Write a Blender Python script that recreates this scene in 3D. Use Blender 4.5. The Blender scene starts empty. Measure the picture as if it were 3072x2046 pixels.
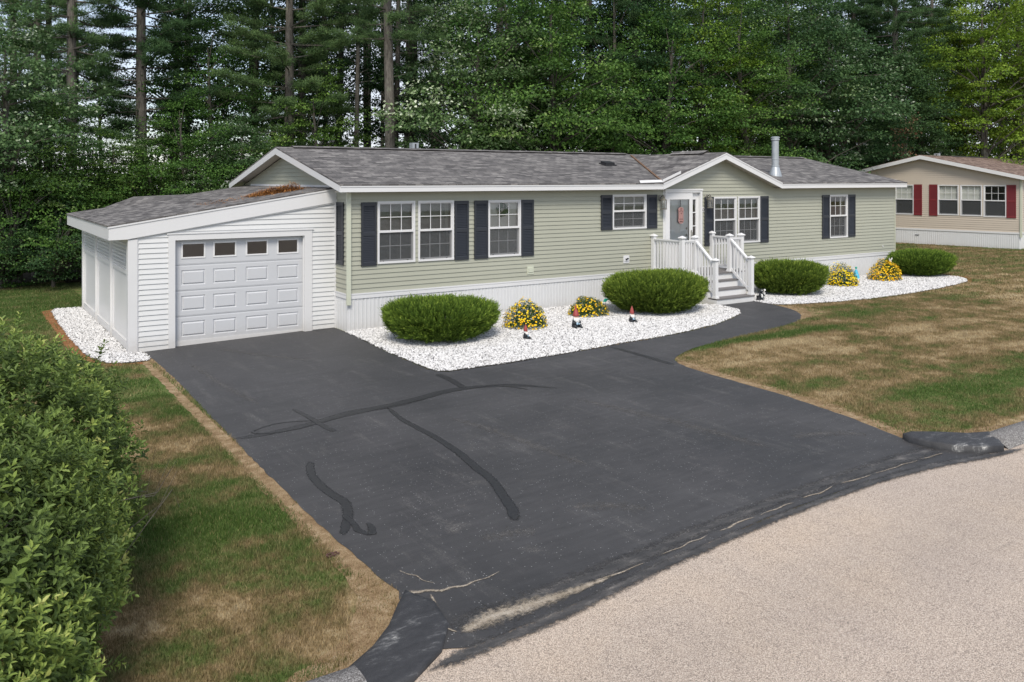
import bpy, bmesh, math, random
import numpy as np
from mathutils import Vector, Matrix
from mathutils.geometry import delaunay_2d_cdt
R = math.radians
random.seed(7)
C = bpy.context.scene.collection
sc = bpy.context.scene

# ------------------------------------------------------------------ camera, light
cam = bpy.data.cameras.new('camera')
camo = bpy.data.objects.new('camera', cam)
C.objects.link(camo)
camo.location = (-7.169, -17.228, 3.303)
camo.rotation_euler = (R(90), 0, -R(33.495))
cam.sensor_width = 36
cam.lens = 36 * 2551.76 / 3072
cam.shift_y = -(1023 - 537.62) / 3072
cam.clip_start = 0.1
cam.clip_end = 2000
sc.camera = camo
SUN_EL, SUN_AZ = 48, 214      # azimuth clockwise from +Y, where the sun stands
w = bpy.data.worlds.new('World')
sc.world = w
w.use_nodes = True
nt = w.node_tree
nt.nodes.clear()
sky = nt.nodes.new('ShaderNodeTexSky')
sky.sky_type = 'NISHITA'
sky.sun_disc = False
sky.sun_elevation = R(SUN_EL)
sky.sun_rotation = R(SUN_AZ)
sky.air_density = 1.0
sky.dust_density = 0.6
sky.ozone_density = 1.5
bg = nt.nodes.new('ShaderNodeBackground')
bg.inputs[1].default_value = 0.15
wo = nt.nodes.new('ShaderNodeOutputWorld')
# broken cloud: veil the blue with white over most of the sky
tcn = nt.nodes.new('ShaderNodeTexCoord')
nzn = nt.nodes.new('ShaderNodeTexNoise')
nzn.inputs['Scale'].default_value = 2.6
nzn.inputs['Detail'].default_value = 6
nt.links.new(tcn.outputs['Generated'], nzn.inputs['Vector'])
mrn = nt.nodes.new('ShaderNodeMapRange')
mrn.inputs[1].default_value = .35
mrn.inputs[2].default_value = .6
mrn.inputs[3].default_value = .15
mrn.inputs[4].default_value = .85
nt.links.new(nzn.outputs[0], mrn.inputs[0])
mxn = nt.nodes.new('ShaderNodeMix')
mxn.data_type = 'RGBA'
nt.links.new(mrn.outputs[0], mxn.inputs[0])
nt.links.new(sky.outputs[0], mxn.inputs[6])
mxn.inputs[7].default_value = (4.9, 5.1, 5.7, 1)
nt.links.new(mxn.outputs[2], bg.inputs[0])
nt.links.new(bg.outputs[0], wo.inputs[0])
sl = bpy.data.lights.new('sun', 'SUN')
sl.energy = 2.8
sl.angle = R(20)
sl.color = (1.0, 0.93, 0.82)
so = bpy.data.objects.new('sun', sl)
C.objects.link(so)
sd = Vector((math.sin(R(SUN_AZ)) * math.cos(R(SUN_EL)), math.cos(R(SUN_AZ)) * math.cos(R(SUN_EL)), math.sin(R(SUN_EL))))
so.rotation_euler = sd.to_track_quat('Z', 'Y').to_euler()
sc.view_settings.view_transform = 'Standard'
sc.view_settings.look = 'None'
sc.view_settings.exposure = 0.28
sc.view_settings.gamma = 1
cy = sc.cycles
cy.max_bounces = 6
cy.diffuse_bounces = 3
cy.glossy_bounces = 3
cy.transmission_bounces = 4
cy.transparent_max_bounces = 8

# ------------------------------------------------------------------ node helpers
class NT:
    def __init__(s, name):
        s.m = bpy.data.materials.new(name)
        s.m.use_nodes = True
        s.t = s.m.node_tree
        s.t.nodes.clear()
        s.out = s.t.nodes.new('ShaderNodeOutputMaterial')
    def n(s, typ, **kw):
        nd = s.t.nodes.new('ShaderNode' + typ)
        for k, v in kw.items():
            if k.startswith('i_'):
                key = k[2:]
                key = int(key) if key.isdigit() else key.replace('_', ' ')
                s.setin(nd.inputs[key], v)
            else:
                setattr(nd, k, v)
        return nd
    def setin(s, inp, v):
        if isinstance(v, bpy.types.NodeSocket):
            s.t.links.new(v, inp)
        elif isinstance(v, (tuple, list)) and len(v) == 3 and inp.type == 'RGBA':
            inp.default_value = (*v, 1)
        else:
            inp.default_value = v
    def math(s, op, a, b=0.0, c=None, clamp=False):
        nd = s.t.nodes.new('ShaderNodeMath')
        nd.operation = op
        nd.use_clamp = clamp
        s.setin(nd.inputs[0], a)
        s.setin(nd.inputs[1], b)
        if c is not None:
            s.setin(nd.inputs[2], c)
        return nd.outputs[0]
    def mix(s, f, a, b, typ='MIX'):
        nd = s.t.nodes.new('ShaderNodeMix')
        nd.data_type = 'RGBA'
        nd.blend_type = typ
        s.setin(nd.inputs[0], f)
        s.setin(nd.inputs[6], a)
        s.setin(nd.inputs[7], b)
        return nd.outputs[2]
    def pos(s):
        return s.n('NewGeometry').outputs['Position']
    def uv(s):
        return s.n('UVMap').outputs[0]
    def objc(s):
        return s.n('TexCoord').outputs['Object']
    def mapping(s, v, scale=(1, 1, 1), loc=(0, 0, 0), rot=(0, 0, 0)):
        nd = s.t.nodes.new('ShaderNodeMapping')
        s.setin(nd.inputs[0], v)
        nd.inputs[1].default_value = loc
        nd.inputs[2].default_value = rot
        nd.inputs[3].default_value = scale
        return nd.outputs[0]
    def noise(s, v, scale, detail=3, rough=.55, out=0):
        nd = s.t.nodes.new('ShaderNodeTexNoise')
        s.setin(nd.inputs['Vector'], v)
        nd.inputs['Scale'].default_value = scale
        nd.inputs['Detail'].default_value = detail
        nd.inputs['Roughness'].default_value = rough
        return nd.outputs[out]
    def vor(s, v, scale, out='Color', feature='F1', rnd=1.0):
        nd = s.t.nodes.new('ShaderNodeTexVoronoi')
        nd.feature = feature
        s.setin(nd.inputs['Vector'], v)
        nd.inputs['Scale'].default_value = scale
        nd.inputs['Randomness'].default_value = rnd
        return nd.outputs[out]
    def ramp(s, f, stops, interp='LINEAR'):
        nd = s.t.nodes.new('ShaderNodeValToRGB')
        s.setin(nd.inputs[0], f)
        r = nd.color_ramp
        r.interpolation = interp
        while len(r.elements) > 1:
            r.elements.remove(r.elements[-1])
        r.elements[0].position = stops[0][0]
        c0 = stops[0][1]
        r.elements[0].color = (*c0, 1) if isinstance(c0, tuple) else (c0, c0, c0, 1)
        for p, c in stops[1:]:
            e = r.elements.new(p)
            e.color = (*c, 1) if isinstance(c, tuple) else (c, c, c, 1)
        return nd.outputs[0]
    def bsdf(s, col, rough=.6, bump=None, bstr=.3, bdist=.01, metal=0.0, spec=.5, out=True):
        p = s.t.nodes.new('ShaderNodeBsdfPrincipled')
        s.setin(p.inputs['Base Color'], col)
        s.setin(p.inputs['Roughness'], rough)
        p.inputs['Metallic'].default_value = metal
        p.inputs['Specular IOR Level'].default_value = spec
        if bump is not None:
            b = s.t.nodes.new('ShaderNodeBump')
            b.inputs['Strength'].default_value = bstr
            b.inputs['Distance'].default_value = bdist
            s.setin(b.inputs['Height'], bump)
            s.t.links.new(b.outputs[0], p.inputs['Normal'])
        if out:
            s.t.links.new(p.outputs[0], s.out.inputs[0])
        return p
    def surf(s, sh):
        s.t.links.new(sh, s.out.inputs[0])

M = {}
def vinyl(name, col, rough=.45, var=.06, streak=.0):
    t = NT(name)
    p = t.pos()
    f = t.noise(t.mapping(p, (1.2, 1.2, 3)), 1.0, 4)
    f2 = t.noise(t.mapping(p, (14, 14, 1.2)), 1.0, 3)
    k = t.math('MULTIPLY_ADD', f, var * 2, 1 - var)
    k = t.math('MULTIPLY', k, t.math('MULTIPLY_ADD', f2, -streak, 1 + streak * .5))
    # splashed dirt in the lowest hand's breadth
    zz_ = t.n('SeparateXYZ', i_0=p).outputs[2]
    spl = t.math('MULTIPLY', t.ramp(t.math('MULTIPLY_ADD', t.math('SUBTRACT', t.noise(p, 9, 5, .7), .5), .35, zz_), [(0.0, .30), (.22, .05), (.34, 0.0)]), 1.0)
    col = t.mix(spl, col, (.30, .26, .21))
    c = t.mix(1.0, col, t.n('CombineColor', i_0=k, i_1=k, i_2=t.math('MULTIPLY', k, .995)).outputs[0], 'MULTIPLY')
    t.bsdf(c, rough, bump=t.noise(p, 60, 2), bstr=.05, bdist=.002)
    M[name] = t.m
vinyl('green_siding', (.362, .366, .298), .5, .06, .05)
vinyl('white_siding', (.64, .645, .65), .4, .04, .05)
vinyl('white_trim', (.66, .66, .67), .4, .03, .03)
vinyl('white_skirting', (.63, .635, .645), .45, .04, .10)
vinyl('door_white', (.535, .545, .57), .42, .03)
vinyl('porch_white', (.70, .70, .705), .35, .02)
vinyl('neighbour_siding', (.52, .455, .38), .5, .04, .03)
vinyl('shutter_navy', (.024, .028, .037), .45, .15)
vinyl('shutter_red', (.165, .020, .025), .5, .08)
vinyl('cream_plastic', (.52, .54, .44), .5, .04)
vinyl('soffit', (.52, .48, .42), .6, .08)
vinyl('deck_grey', (.155, .145, .145), .65, .12)
vinyl('corner_post', (.42, .43, .345), .5, .05)
def plain(name, col, rough=.5, metal=0.0, var=.1, scale=20, bstr=.1):
    t = NT(name)
    p = t.pos()
    f = t.noise(p, scale, 3)
    k = t.math('MULTIPLY_ADD', f, var * 2, 1 - var)
    c = t.mix(1.0, col, t.n('CombineColor', i_0=k, i_1=k, i_2=k).outputs[0], 'MULTIPLY')
    t.bsdf(c, rough, bump=f, bstr=bstr, bdist=.003, metal=metal)
    M[name] = t.m
plain('galvanised', (.40, .43, .455), .45, .45, .15, 6)
plain('dark_metal', (.03, .03, .032), .45, .3)
plain('silver_metal', (.55, .53, .48), .3, .9)
plain('pewter', (.22, .21, .18), .5, .6)
plain('black_plastic', (.014, .014, .016), .5)
plain('gnome_red', (.30, .050, .045), .55, 0, .15, 30)
plain('gnome_black', (.018, .022, .028), .5, 0, .2, 30)
plain('gnome_skin', (.62, .45, .36), .6)
plain('gnome_white', (.72, .72, .70), .6, 0, .06, 60)
plain('gnome_blue', (.35, .5, .62), .6)
plain('sky_blue_paint', (.07, .42, .62), .45, 0, .25, 30)
plain('teal_paint', (.03, .38, .28), .45)
plain('brown_wood', (.16, .09, .05), .7)
plain('plaque_pink', (.36, .20, .185), .7)
plain('plaque_brown', (.08, .035, .03), .7)
plain('curtain', (.62, .60, .56), .9, 0, .05)
plain('blind', (.52, .54, .50), .7, 0, .04)
plain('room', (.10, .095, .085), .9)
plain('wreath_green', (.03, .10, .04), .8, 0, .4, 60)
plain('ridge_dark', (.028, .024, .023), .9, 0, .2, 20)

def glass():
    t = NT('window_glass')
    tr = t.n('BsdfTransparent', i_Color=(.90, .93, .92)).outputs[0]
    gl = t.n('BsdfGlossy', i_Color=(1, 1, 1), i_Roughness=.015).outputs[0]
    fr = t.n('Fresnel', i_IOR=1.5).outputs[0]
    f = t.math('MULTIPLY_ADD', fr, 1.6, .03, clamp=True)
    mx = t.n('MixShader', i_0=f, i_1=tr, i_2=gl).outputs[0]
    t.surf(mx)
    M['glass'] = t.m
glass()
def screen():
    t = NT('insect_screen')
    tr = t.n('BsdfTransparent').outputs[0]
    d = t.bsdf((.075, .08, .085), .8, out=False).outputs[0]
    t.surf(t.n('MixShader', i_0=.55, i_1=tr, i_2=d).outputs[0])
    M['screen'] = t.m
screen()

def shingles(name, cols, moss=0.0):
    t = NT(name)
    uv = t.uv()
    n0 = t.noise(uv, 3.0, 2)
    jig = t.n('VectorMath', operation='ADD', i_0=uv, i_1=t.n('CombineXYZ', i_0=t.math('MULTIPLY', n0, .05), i_1=0.0, i_2=0.0).outputs[0]).outputs[0]
    b = t.n('TexBrick', i_Vector=jig, i_Color1=(0, 0, 0), i_Color2=(1, 1, 1), i_Mortar=(.1, .1, .1), i_Scale=1.0,
            i_Mortar_Size=.006, i_Mortar_Smooth=.3, i_Bias=0.0, i_Brick_Width=.21, i_Row_Height=.137)
    b.offset = .37
    b.offset_frequency = 2
    b2 = t.n('TexBrick', i_Vector=t.mapping(jig, loc=(.33, .0, 0)), i_Color1=(0, 0, 0), i_Color2=(1, 1, 1), i_Mortar=(.5, .5, .5), i_Scale=1.0,
             i_Mortar_Size=.0, i_Bias=0.0, i_Brick_Width=.36, i_Row_Height=.137)
    b2.offset = .61
    v = t.math('ADD', t.math('MULTIPLY', b.outputs[0], .6), t.math('MULTIPLY', b2.outputs[0], .4))
    gr = t.noise(uv, 160, 2)
    v = t.math('MULTIPLY_ADD', t.math('SUBTRACT', gr, .5), .55, v)
    big = t.noise(uv, .8, 4)
    v = t.math('MULTIPLY_ADD', t.math('SUBTRACT', big, .5), .35, v)
    col = t.ramp(v, [(0.05, cols[0]), (.38, cols[1]), (.62, cols[2]), (.95, cols[3])])
    dark = b.outputs[1]
    col = t.mix(t.math('MULTIPLY', dark, .6), col, (.03, .029, .029))
    wv = t.n('SeparateXYZ', i_0=jig).outputs[1]
    row = t.math('FRACT', t.math('DIVIDE', wv, .137))
    h = t.math('ADD', t.math('MULTIPLY', t.math('SUBTRACT', 1.0, row), .8), t.math('MULTIPLY', b.outputs[0], .5))
    t.bsdf(col, .92, bump=h, bstr=.6, bdist=.012, spec=.2)
    M[name] = t.m
shingles('grey_shingles', [(.075, .071, .071), (.122, .116, .115), (.170, .161, .156), (.255, .242, .232)])
shingles('brown_shingles', [(.085, .056, .044), (.165, .115, .092), (.24, .172, .14), (.32, .24, .20)])

def feather(mat, gain):
    """worn, gritty margin : the coating thins out towards its own edges"""
    nt_ = mat.node_tree
    out_ = [n for n in nt_.nodes if n.type == 'OUTPUT_MATERIAL'][0]
    src = out_.inputs[0].links[0].from_socket
    at_ = nt_.nodes.new('ShaderNodeAttribute'); at_.attribute_name = 'feather'
    geo = nt_.nodes.new('ShaderNodeNewGeometry')
    nz_ = nt_.nodes.new('ShaderNodeTexNoise'); nz_.inputs['Scale'].default_value = 26; nz_.inputs['Detail'].default_value = 5; nz_.inputs['Roughness'].default_value = .8
    nt_.links.new(geo.outputs['Position'], nz_.inputs['Vector'])
    m1 = nt_.nodes.new('ShaderNodeMath'); m1.operation = 'MULTIPLY_ADD'
    nt_.links.new(nz_.outputs[0], m1.inputs[0]); m1.inputs[1].default_value = -3.4; m1.inputs[2].default_value = .95
    m2 = nt_.nodes.new('ShaderNodeMath'); m2.operation = 'MULTIPLY_ADD'; m2.use_clamp = True
    nt_.links.new(at_.outputs['Fac'], m2.inputs[0]); m2.inputs[1].default_value = gain
    nt_.links.new(m1.outputs[0], m2.inputs[2])
    tr_ = nt_.nodes.new('ShaderNodeBsdfTransparent')
    mx_ = nt_.nodes.new('ShaderNodeMixShader')
    nt_.links.new(m2.outputs[0], mx_.inputs[0])
    nt_.links.new(tr_.outputs[0], mx_.inputs[1])
    nt_.links.new(src, mx_.inputs[2])
    nt_.links.new(mx_.outputs[0], out_.inputs[0])
def asphalt():
    t = NT('sealed_asphalt')
    p = t.pos()
    big = t.noise(p, .5, 5, .6)
    mid = t.noise(t.mapping(p, (2.6, .45, 1), rot=(0, 0, .12)), 1.6, 6, .7)
    col = t.ramp(big, [(.3, (.036, .0355, .0365)), (.5, (.049, .048, .049)), (.7, (.066, .0645, .066))])
    # scuffed dusty streaks in the driving direction
    ms = t.ramp(mid, [(.55, 0.0), (.75, 1.0)])
    sp = t.noise(p, 95, 2, .7)
    sm = t.ramp(t.noise(p, 60, 4, .8), [(.46, 0.0), (.60, 1.0)])
    col = t.mix(t.math('MULTIPLY', t.math('MULTIPLY', ms, sm), .38), col, (.30, .285, .26))
    # bigger worn spots near the street
    w2 = t.noise(t.mapping(p, (1, 1, 1), (3.3, 1.1, 0)), 1.5, 6, .72)
    yy = t.n('SeparateXYZ', i_0=p).outputs[1]
    near = t.ramp(t.math('MULTIPLY_ADD', yy, -.09, 0.0), [(.5, .15), (1.0, 1.0)])
    wm = t.math('MULTIPLY', t.ramp(w2, [(.60, 0.0), (.78, 1.0)]), near)
    col = t.mix(t.math('MULTIPLY', t.math('MULTIPLY', wm, sm), .7), col, (.30, .275, .24))
    # single pale stones
    vd = t.vor(p, 42, 'Distance')
    vc = t.vor(p, 42, 'Color')
    st = t.math('MULTIPLY', t.math('LESS_THAN', vd, .20), t.math('GREATER_THAN', t.n('SeparateColor', i_0=vc).outputs[0], .88))
    col = t.mix(t.math('MULTIPLY', st, .8), col, (.34, .34, .34))
    fine = t.noise(p, 170, 2, .7)
    brush = t.noise(t.mapping(p, (.7, 4.5, 1), rot=(0, 0, -.25)), 2.2, 6, .72)
    k = t.math('MULTIPLY', t.math('MULTIPLY_ADD', fine, .9, .55), t.math('MULTIPLY_ADD', brush, .9, .55))
    col = t.mix(1.0, col, t.n('CombineColor', i_0=k, i_1=k, i_2=k).outputs[0], 'MULTIPLY')
    t.bsdf(col, t.ramp(big, [(.3, .55), (.7, .75)]), bump=t.noise(p, 120, 3, .7), bstr=.35, bdist=.006, spec=.4)
    M['asphalt'] = t.m
    t = NT('crack_sealant')
    p = t.pos()
    f = t.noise(p, 30, 4)
    col = t.ramp(f, [(.3, (.014, .014, .014)), (.7, (.030, .029, .029))])
    t.bsdf(col, .5, bump=f, bstr=.3, bdist=.004)
    M['sealant'] = t.m
    t = NT('worn_sealed_edge')
    p = t.pos()
    f = t.noise(t.mapping(p, (1, 2.5, 1)), 4, 5, .7)
    g2 = t.noise(p, 110, 2, .7)
    col = t.ramp(t.math('MULTIPLY_ADD', t.math('SUBTRACT', g2, .5), .5, f), [(.3, (.028, .027, .027)), (.52, (.055, .052, .050)), (.68, (.13, .12, .11)), (.85, (.36, .32, .28))])
    t.bsdf(col, .6, bump=g2, bstr=.4, bdist=.006)
    M['edge'] = t.m
    for key, gain in (('sealant', 3.6), ('edge', 2.2)): feather(M[key], gain)
    t = NT('berm_asphalt')
    p = t.pos()
    f = t.noise(t.mapping(p, (2.2, 5, 2), rot=(0, 0, .5)), 1.6, 6, .75)
    g2 = t.noise(p, 110, 2, .7)
    col = t.ramp(f, [(.3, (.020, .020, .022)), (.56, (.042, .042, .045)), (.64, (.12, .12, .12)), (.72, (.42, .41, .39))])
    t.bsdf(col, .6, bump=t.math('ADD', f, g2), bstr=.5, bdist=.01)
    M['berm'] = t.m
    def agg(name, stops, sc1=75, tint=(1, 1, 1)):
        t = NT(name)
        p = t.pos()
        v = t.vor(p, sc1, 'Color')
        s = t.n('SeparateColor', i_0=v)
        v2 = t.vor(p, sc1 * 2.1, 'Color')
        r = t.math('MULTIPLY_ADD', t.n('SeparateColor', i_0=v2).outputs[0], .35, t.math('MULTIPLY', s.outputs[0], .65))
        col = t.ramp(r, stops)
        bigc = t.ramp(t.noise(p, .55, 5, .6), [(.35, (.94, .93, .93)), (.5, (1.0, .985, .965)), (.68, (1.06, 1.02, .96))])
        col = t.mix(1.0, col, bigc, 'MULTIPLY')
        d = t.vor(p, sc1, 'Distance')
        col = t.mix(t.ramp(d, [(.35, 0.0), (.75, .6)]), col, (.07, .06, .055))
        yy_ = t.n('SeparateXYZ', i_0=p).outputs[1]
        trk = t.math('SINE', t.math('MULTIPLY_ADD', yy_, 3.6, t.math('MULTIPLY', t.noise(p, .4, 2), 2.0)))
        kt = t.math('MULTIPLY_ADD', trk, .045, .975)
        col = t.mix(1.0, col, t.n('CombineColor', i_0=kt, i_1=kt, i_2=kt).outputs[0], 'MULTIPLY')
        # dark scuffs, oil spots
        oil = t.ramp(t.noise(t.mapping(p, (.5, 2.2, 1)), 2.2, 5, .65), [(.62, 0.0), (.8, .35)])
        col = t.mix(oil, col, (.10, .095, .09))
        t.bsdf(col, .85, bump=t.math('SUBTRACT', 1.0, d), bstr=.5, bdist=.006, spec=.3)
        M[name] = t.m
    agg('street', [(0.0, (.27, .225, .19)), (.2, (.43, .355, .295)), (.5, (.57, .475, .395)), (.8, (.66, .565, .475)), (1.0, (.78, .70, .62))], 125)
    agg('curb', [(0.0, (.07, .07, .07)), (.3, (.16, .155, .15)), (.6, (.25, .245, .24)), (1.0, (.42, .41, .40))], 90)
asphalt()

def soil(name, c1, c2, c3):
    t = NT(name)
    p = t.pos()
    f = t.noise(p, 7, 6, .7)
    g2 = t.noise(p, 90, 3, .7)
    v = t.math('MULTIPLY_ADD', t.math('SUBTRACT', g2, .5), .9, f)
    col = t.ramp(v, [(.25, c1), (.5, c2), (.75, c3)])
    t.bsdf(col, .95, bump=g2, bstr=.6, bdist=.012, spec=.1)
    M[name] = t.m
soil('sandy_soil', (.12, .075, .04), (.26, .18, .10), (.40, .31, .20))
soil('orange_soil', (.14, .06, .025), (.26, .125, .055), (.36, .20, .10))
soil('pale_sand', (.18, .15, .11), (.33, .28, .22), (.48, .43, .36))
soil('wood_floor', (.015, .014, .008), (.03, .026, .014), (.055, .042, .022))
feather(M['pale_sand'], 1.9)
soil('scuff', (.07, .068, .066), (.13, .125, .12), (.22, .21, .20))
feather(M['scuff'], 1.15)
soil('gravel_bed', (.05, .047, .044), (.13, .125, .12), (.25, .24, .23))

def grassy(name, blades):
    """lawn colour by place: dry tan where the lawn has browned, green elsewhere; shared by the turf sheet and its blades"""
    t = NT(name)
    p = t.pos()
    s = t.n('SeparateXYZ', i_0=p)
    X, Y = s.outputs[0], s.outputs[1]
    n1 = t.noise(t.mapping(p, (1, 1, 0)), .55, 5, .62)
    n2 = t.noise(t.mapping(p, (1, 1.0, 0), (9, 4, 0)), 2.6, 4, .6)
    n3 = t.noise(t.mapping(p, (1, 1, 0), (3, 14, 0)), 11, 4, .7)
    dry = t.math('MULTIPLY_ADD', t.math('SUBTRACT', n1, .5), 1.7, .5)
    dry = t.math('MULTIPLY_ADD', t.math('SUBTRACT', n2, .5), 1.5, dry)
    dry = t.math('MULTIPLY_ADD', t.math('SUBTRACT', n3, .5), .9, dry)
    stripe = t.math('SINE', t.math('MULTIPLY', t.math('ADD', Y, t.math('MULTIPLY', X, .12)), 5.6))
    dry = t.math('MULTIPLY_ADD', stripe, .11, dry)
    def blob(cx, cy_, rx, ry, a):
        dx = t.math('DIVIDE', t.math('SUBTRACT', X, cx), rx)
        dy = t.math('DIVIDE', t.math('SUBTRACT', Y, cy_), ry)
        d2 = t.math('ADD', t.math('MULTIPLY', dx, dx), t.math('MULTIPLY', dy, dy))
        g = t.math('POWER', 2.718, t.math('MULTIPLY', d2, -1.0))
        return t.math('MULTIPLY', g, a)
    for b in BLOBS:
        dry = t.math('ADD', dry, blob(*b))
    dry = t.math('MULTIPLY', dry, 1.0, clamp=True)
    col = t.ramp(dry, [(0.0, (.075, .128, .028)), (.25, (.105, .150, .042)), (.45, (.160, .160, .062)), (.65, (.225, .175, .085)), (.85, (.33, .245, .135)), (1.0, (.43, .345, .21))])
    if blades:
        at = t.n('Attribute', attribute_name='rnd').outputs['Fac']
        k = t.math('MULTIPLY_ADD', at, .9, .62)
        col = t.mix(1.0, col, t.n('CombineColor', i_0=k, i_1=k, i_2=k).outputs[0], 'MULTIPLY')
        straw = t.math('GREATER_THAN', at, .93)
        col = t.mix(t.math('MULTIPLY', straw, .6), col, (.42, .32, .17))
        d = t.bsdf(col, .6, spec=.25, out=False).outputs[0]
        tl = t.n('BsdfTranslucent', i_Color=col).outputs[0]
        t.surf(t.n('MixShader', i_0=.3, i_1=d, i_2=tl).outputs[0])
    else:
        f = t.noise(p, 60, 3, .7)
        k = t.math('MULTIPLY_ADD', f, .9, .5)
        col = t.mix(1.0, col, t.n('CombineColor', i_0=k, i_1=k, i_2=k).outputs[0], 'MULTIPLY')
        col = t.mix(.15, col, (.12, .09, .05))
        t.bsdf(col, .95, bump=f, bstr=.4, bdist=.01, spec=.1)
    M[name] = t.m
BLOBS = [(-5.0, -8.7, 1.6, .85, -.48), (-4.5, -3.5, .7, 3.0, -.35), (-5.2, -5.6, .8, 1.2, .30), (-4.7, -11.1, .8, .5, .42),
         (-6.2, -10.6, 1.2, .7, -.08), (7, -8.3, 5, 2.4, .26), (8.5, -10.2, 2.4, 1.0, -.50), (5.6, -10.2, 1.8, .7, -.40), (5.5, -6.3, 1.8, .5, .30),
         (17, -7, 8, 5, .26), (12, -4.6, 5, .35, -.25), (6.8, -5.55, 3.2, .22, -.8), (20, 3, 12, 4, .20), (-8, 10, 7, 5, -.5),
         (-5.5, 6.0, .8, 3.5, -.1), (14.5, -11.5, 3.5, 1.3, -.35), (30, -1, 6, 4, -.05)]
grassy('turf', False)
grassy('grass_blades', True)

def leafmat(name, stops, trans=.30, rough=.55, objvar=.25, spec=.18):
    t = NT(name)
    at = t.n('Attribute', attribute_name='rnd').outputs['Fac']
    col = t.ramp(at, stops)
    oi = t.n('ObjectInfo').outputs['Random']
    k = t.math('MULTIPLY_ADD', oi, objvar * 2, 1 - objvar)
    hs = t.n('HueSaturation', i_Hue=t.math('MULTIPLY_ADD', oi, -.03, .515), i_Saturation=1.0, i_Value=k, i_Color=col).outputs[0]
    d = t.bsdf(hs, rough, spec=spec, out=False).outputs[0]
    tl = t.n('BsdfTranslucent', i_Color=hs).outputs[0]
    t.surf(t.n('MixShader', i_0=trans, i_1=d, i_2=tl).outputs[0])
    M[name] = t.m
leafmat('maple_leaves', [(0, (.026, .062, .014)), (.35, (.060, .130, .026)), (.7, (.110, .215, .042)), (.9, (.19, .31, .070)), (1, (.32, .42, .17))])
leafmat('pale_leaves', [(0, (.038, .080, .030)), (.4, (.085, .160, .056)), (.7, (.16, .255, .105)), (.84, (.34, .42, .25)), (1, (.62, .68, .54))])
leafmat('oak_leaves', [(0, (.018, .048, .018)), (.5, (.050, .108, .036)), (.85, (.10, .185, .062)), (1, (.20, .29, .13))])
leafmat('yellow_green_leaves', [(0, (.058, .110, .014)), (.5, (.135, .225, .024)), (.85, (.23, .34, .040)), (1, (.34, .44, .08))])
leafmat('pine_needles', [(0, (.032, .068, .030)), (.5, (.072, .138, .050)), (1, (.145, .235, .085))], .2)
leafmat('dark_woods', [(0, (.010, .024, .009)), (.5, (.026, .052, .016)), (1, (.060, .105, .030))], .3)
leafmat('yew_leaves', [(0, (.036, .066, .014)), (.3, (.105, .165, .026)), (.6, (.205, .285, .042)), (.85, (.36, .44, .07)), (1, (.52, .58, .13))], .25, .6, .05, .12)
leafmat('flower_foliage', [(0, (.028, .070, .020)), (.6, (.065, .135, .035)), (1, (.15, .22, .08))], .3, .6, .08)
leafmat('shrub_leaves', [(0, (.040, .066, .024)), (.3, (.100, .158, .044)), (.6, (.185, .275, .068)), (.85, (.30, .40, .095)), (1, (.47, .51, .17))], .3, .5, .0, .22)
leafmat('dead_leaves', [(0, (.16, .07, .045)), (1, (.36, .20, .14))], .2)
leafmat('yellow_petals', [(0, (.84, .50, .005)), (.5, (.90, .66, .010)), (1, (.93, .78, .05))], .2, .6, .04)
leafmat('needle_litter', [(0, (.18, .055, .018)), (.5, (.38, .13, .042)), (1, (.55, .26, .11))], .0, .8, .0)
def bark(name, c1, c2, c3):
    t = NT(name)
    p = t.objc()
    f = t.noise(t.mapping(p, (7, 7, 1.6)), 2.0, 6, .7)
    lich = t.noise(t.mapping(p, (1, 1, .6)), 2.5, 4)
    col = t.ramp(f, [(.3, c1), (.6, c2)])
    col = t.mix(t.ramp(lich, [(.58, 0.0), (.7, .8)]), col, c3)
    t.bsdf(col, .9, bump=f, bstr=.8, bdist=.04, spec=.1)
    M[name] = t.m
bark('pine_bark', (.050, .046, .041), (.15, .137, .120), (.22, .23, .18))
bark('grey_bark', (.05, .045, .038), (.12, .11, .095), (.18, .18, .15))

def stonemat():
    t = NT('white_stones')
    at = t.n('Attribute', attribute_name='rnd').outputs['Fac']
    col = t.ramp(at, [(0, (.16, .16, .17)), (.10, (.34, .33, .32)), (.25, (.54, .53, .52)), (.6, (.66, .65, .64)), (1, (.78, .77, .76))])
    t.bsdf(col, .8, bump=t.noise(t.pos(), 120, 2), bstr=.2, bdist=.003, spec=.3)
    M['white_stones'] = t.m
stonemat()

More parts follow.
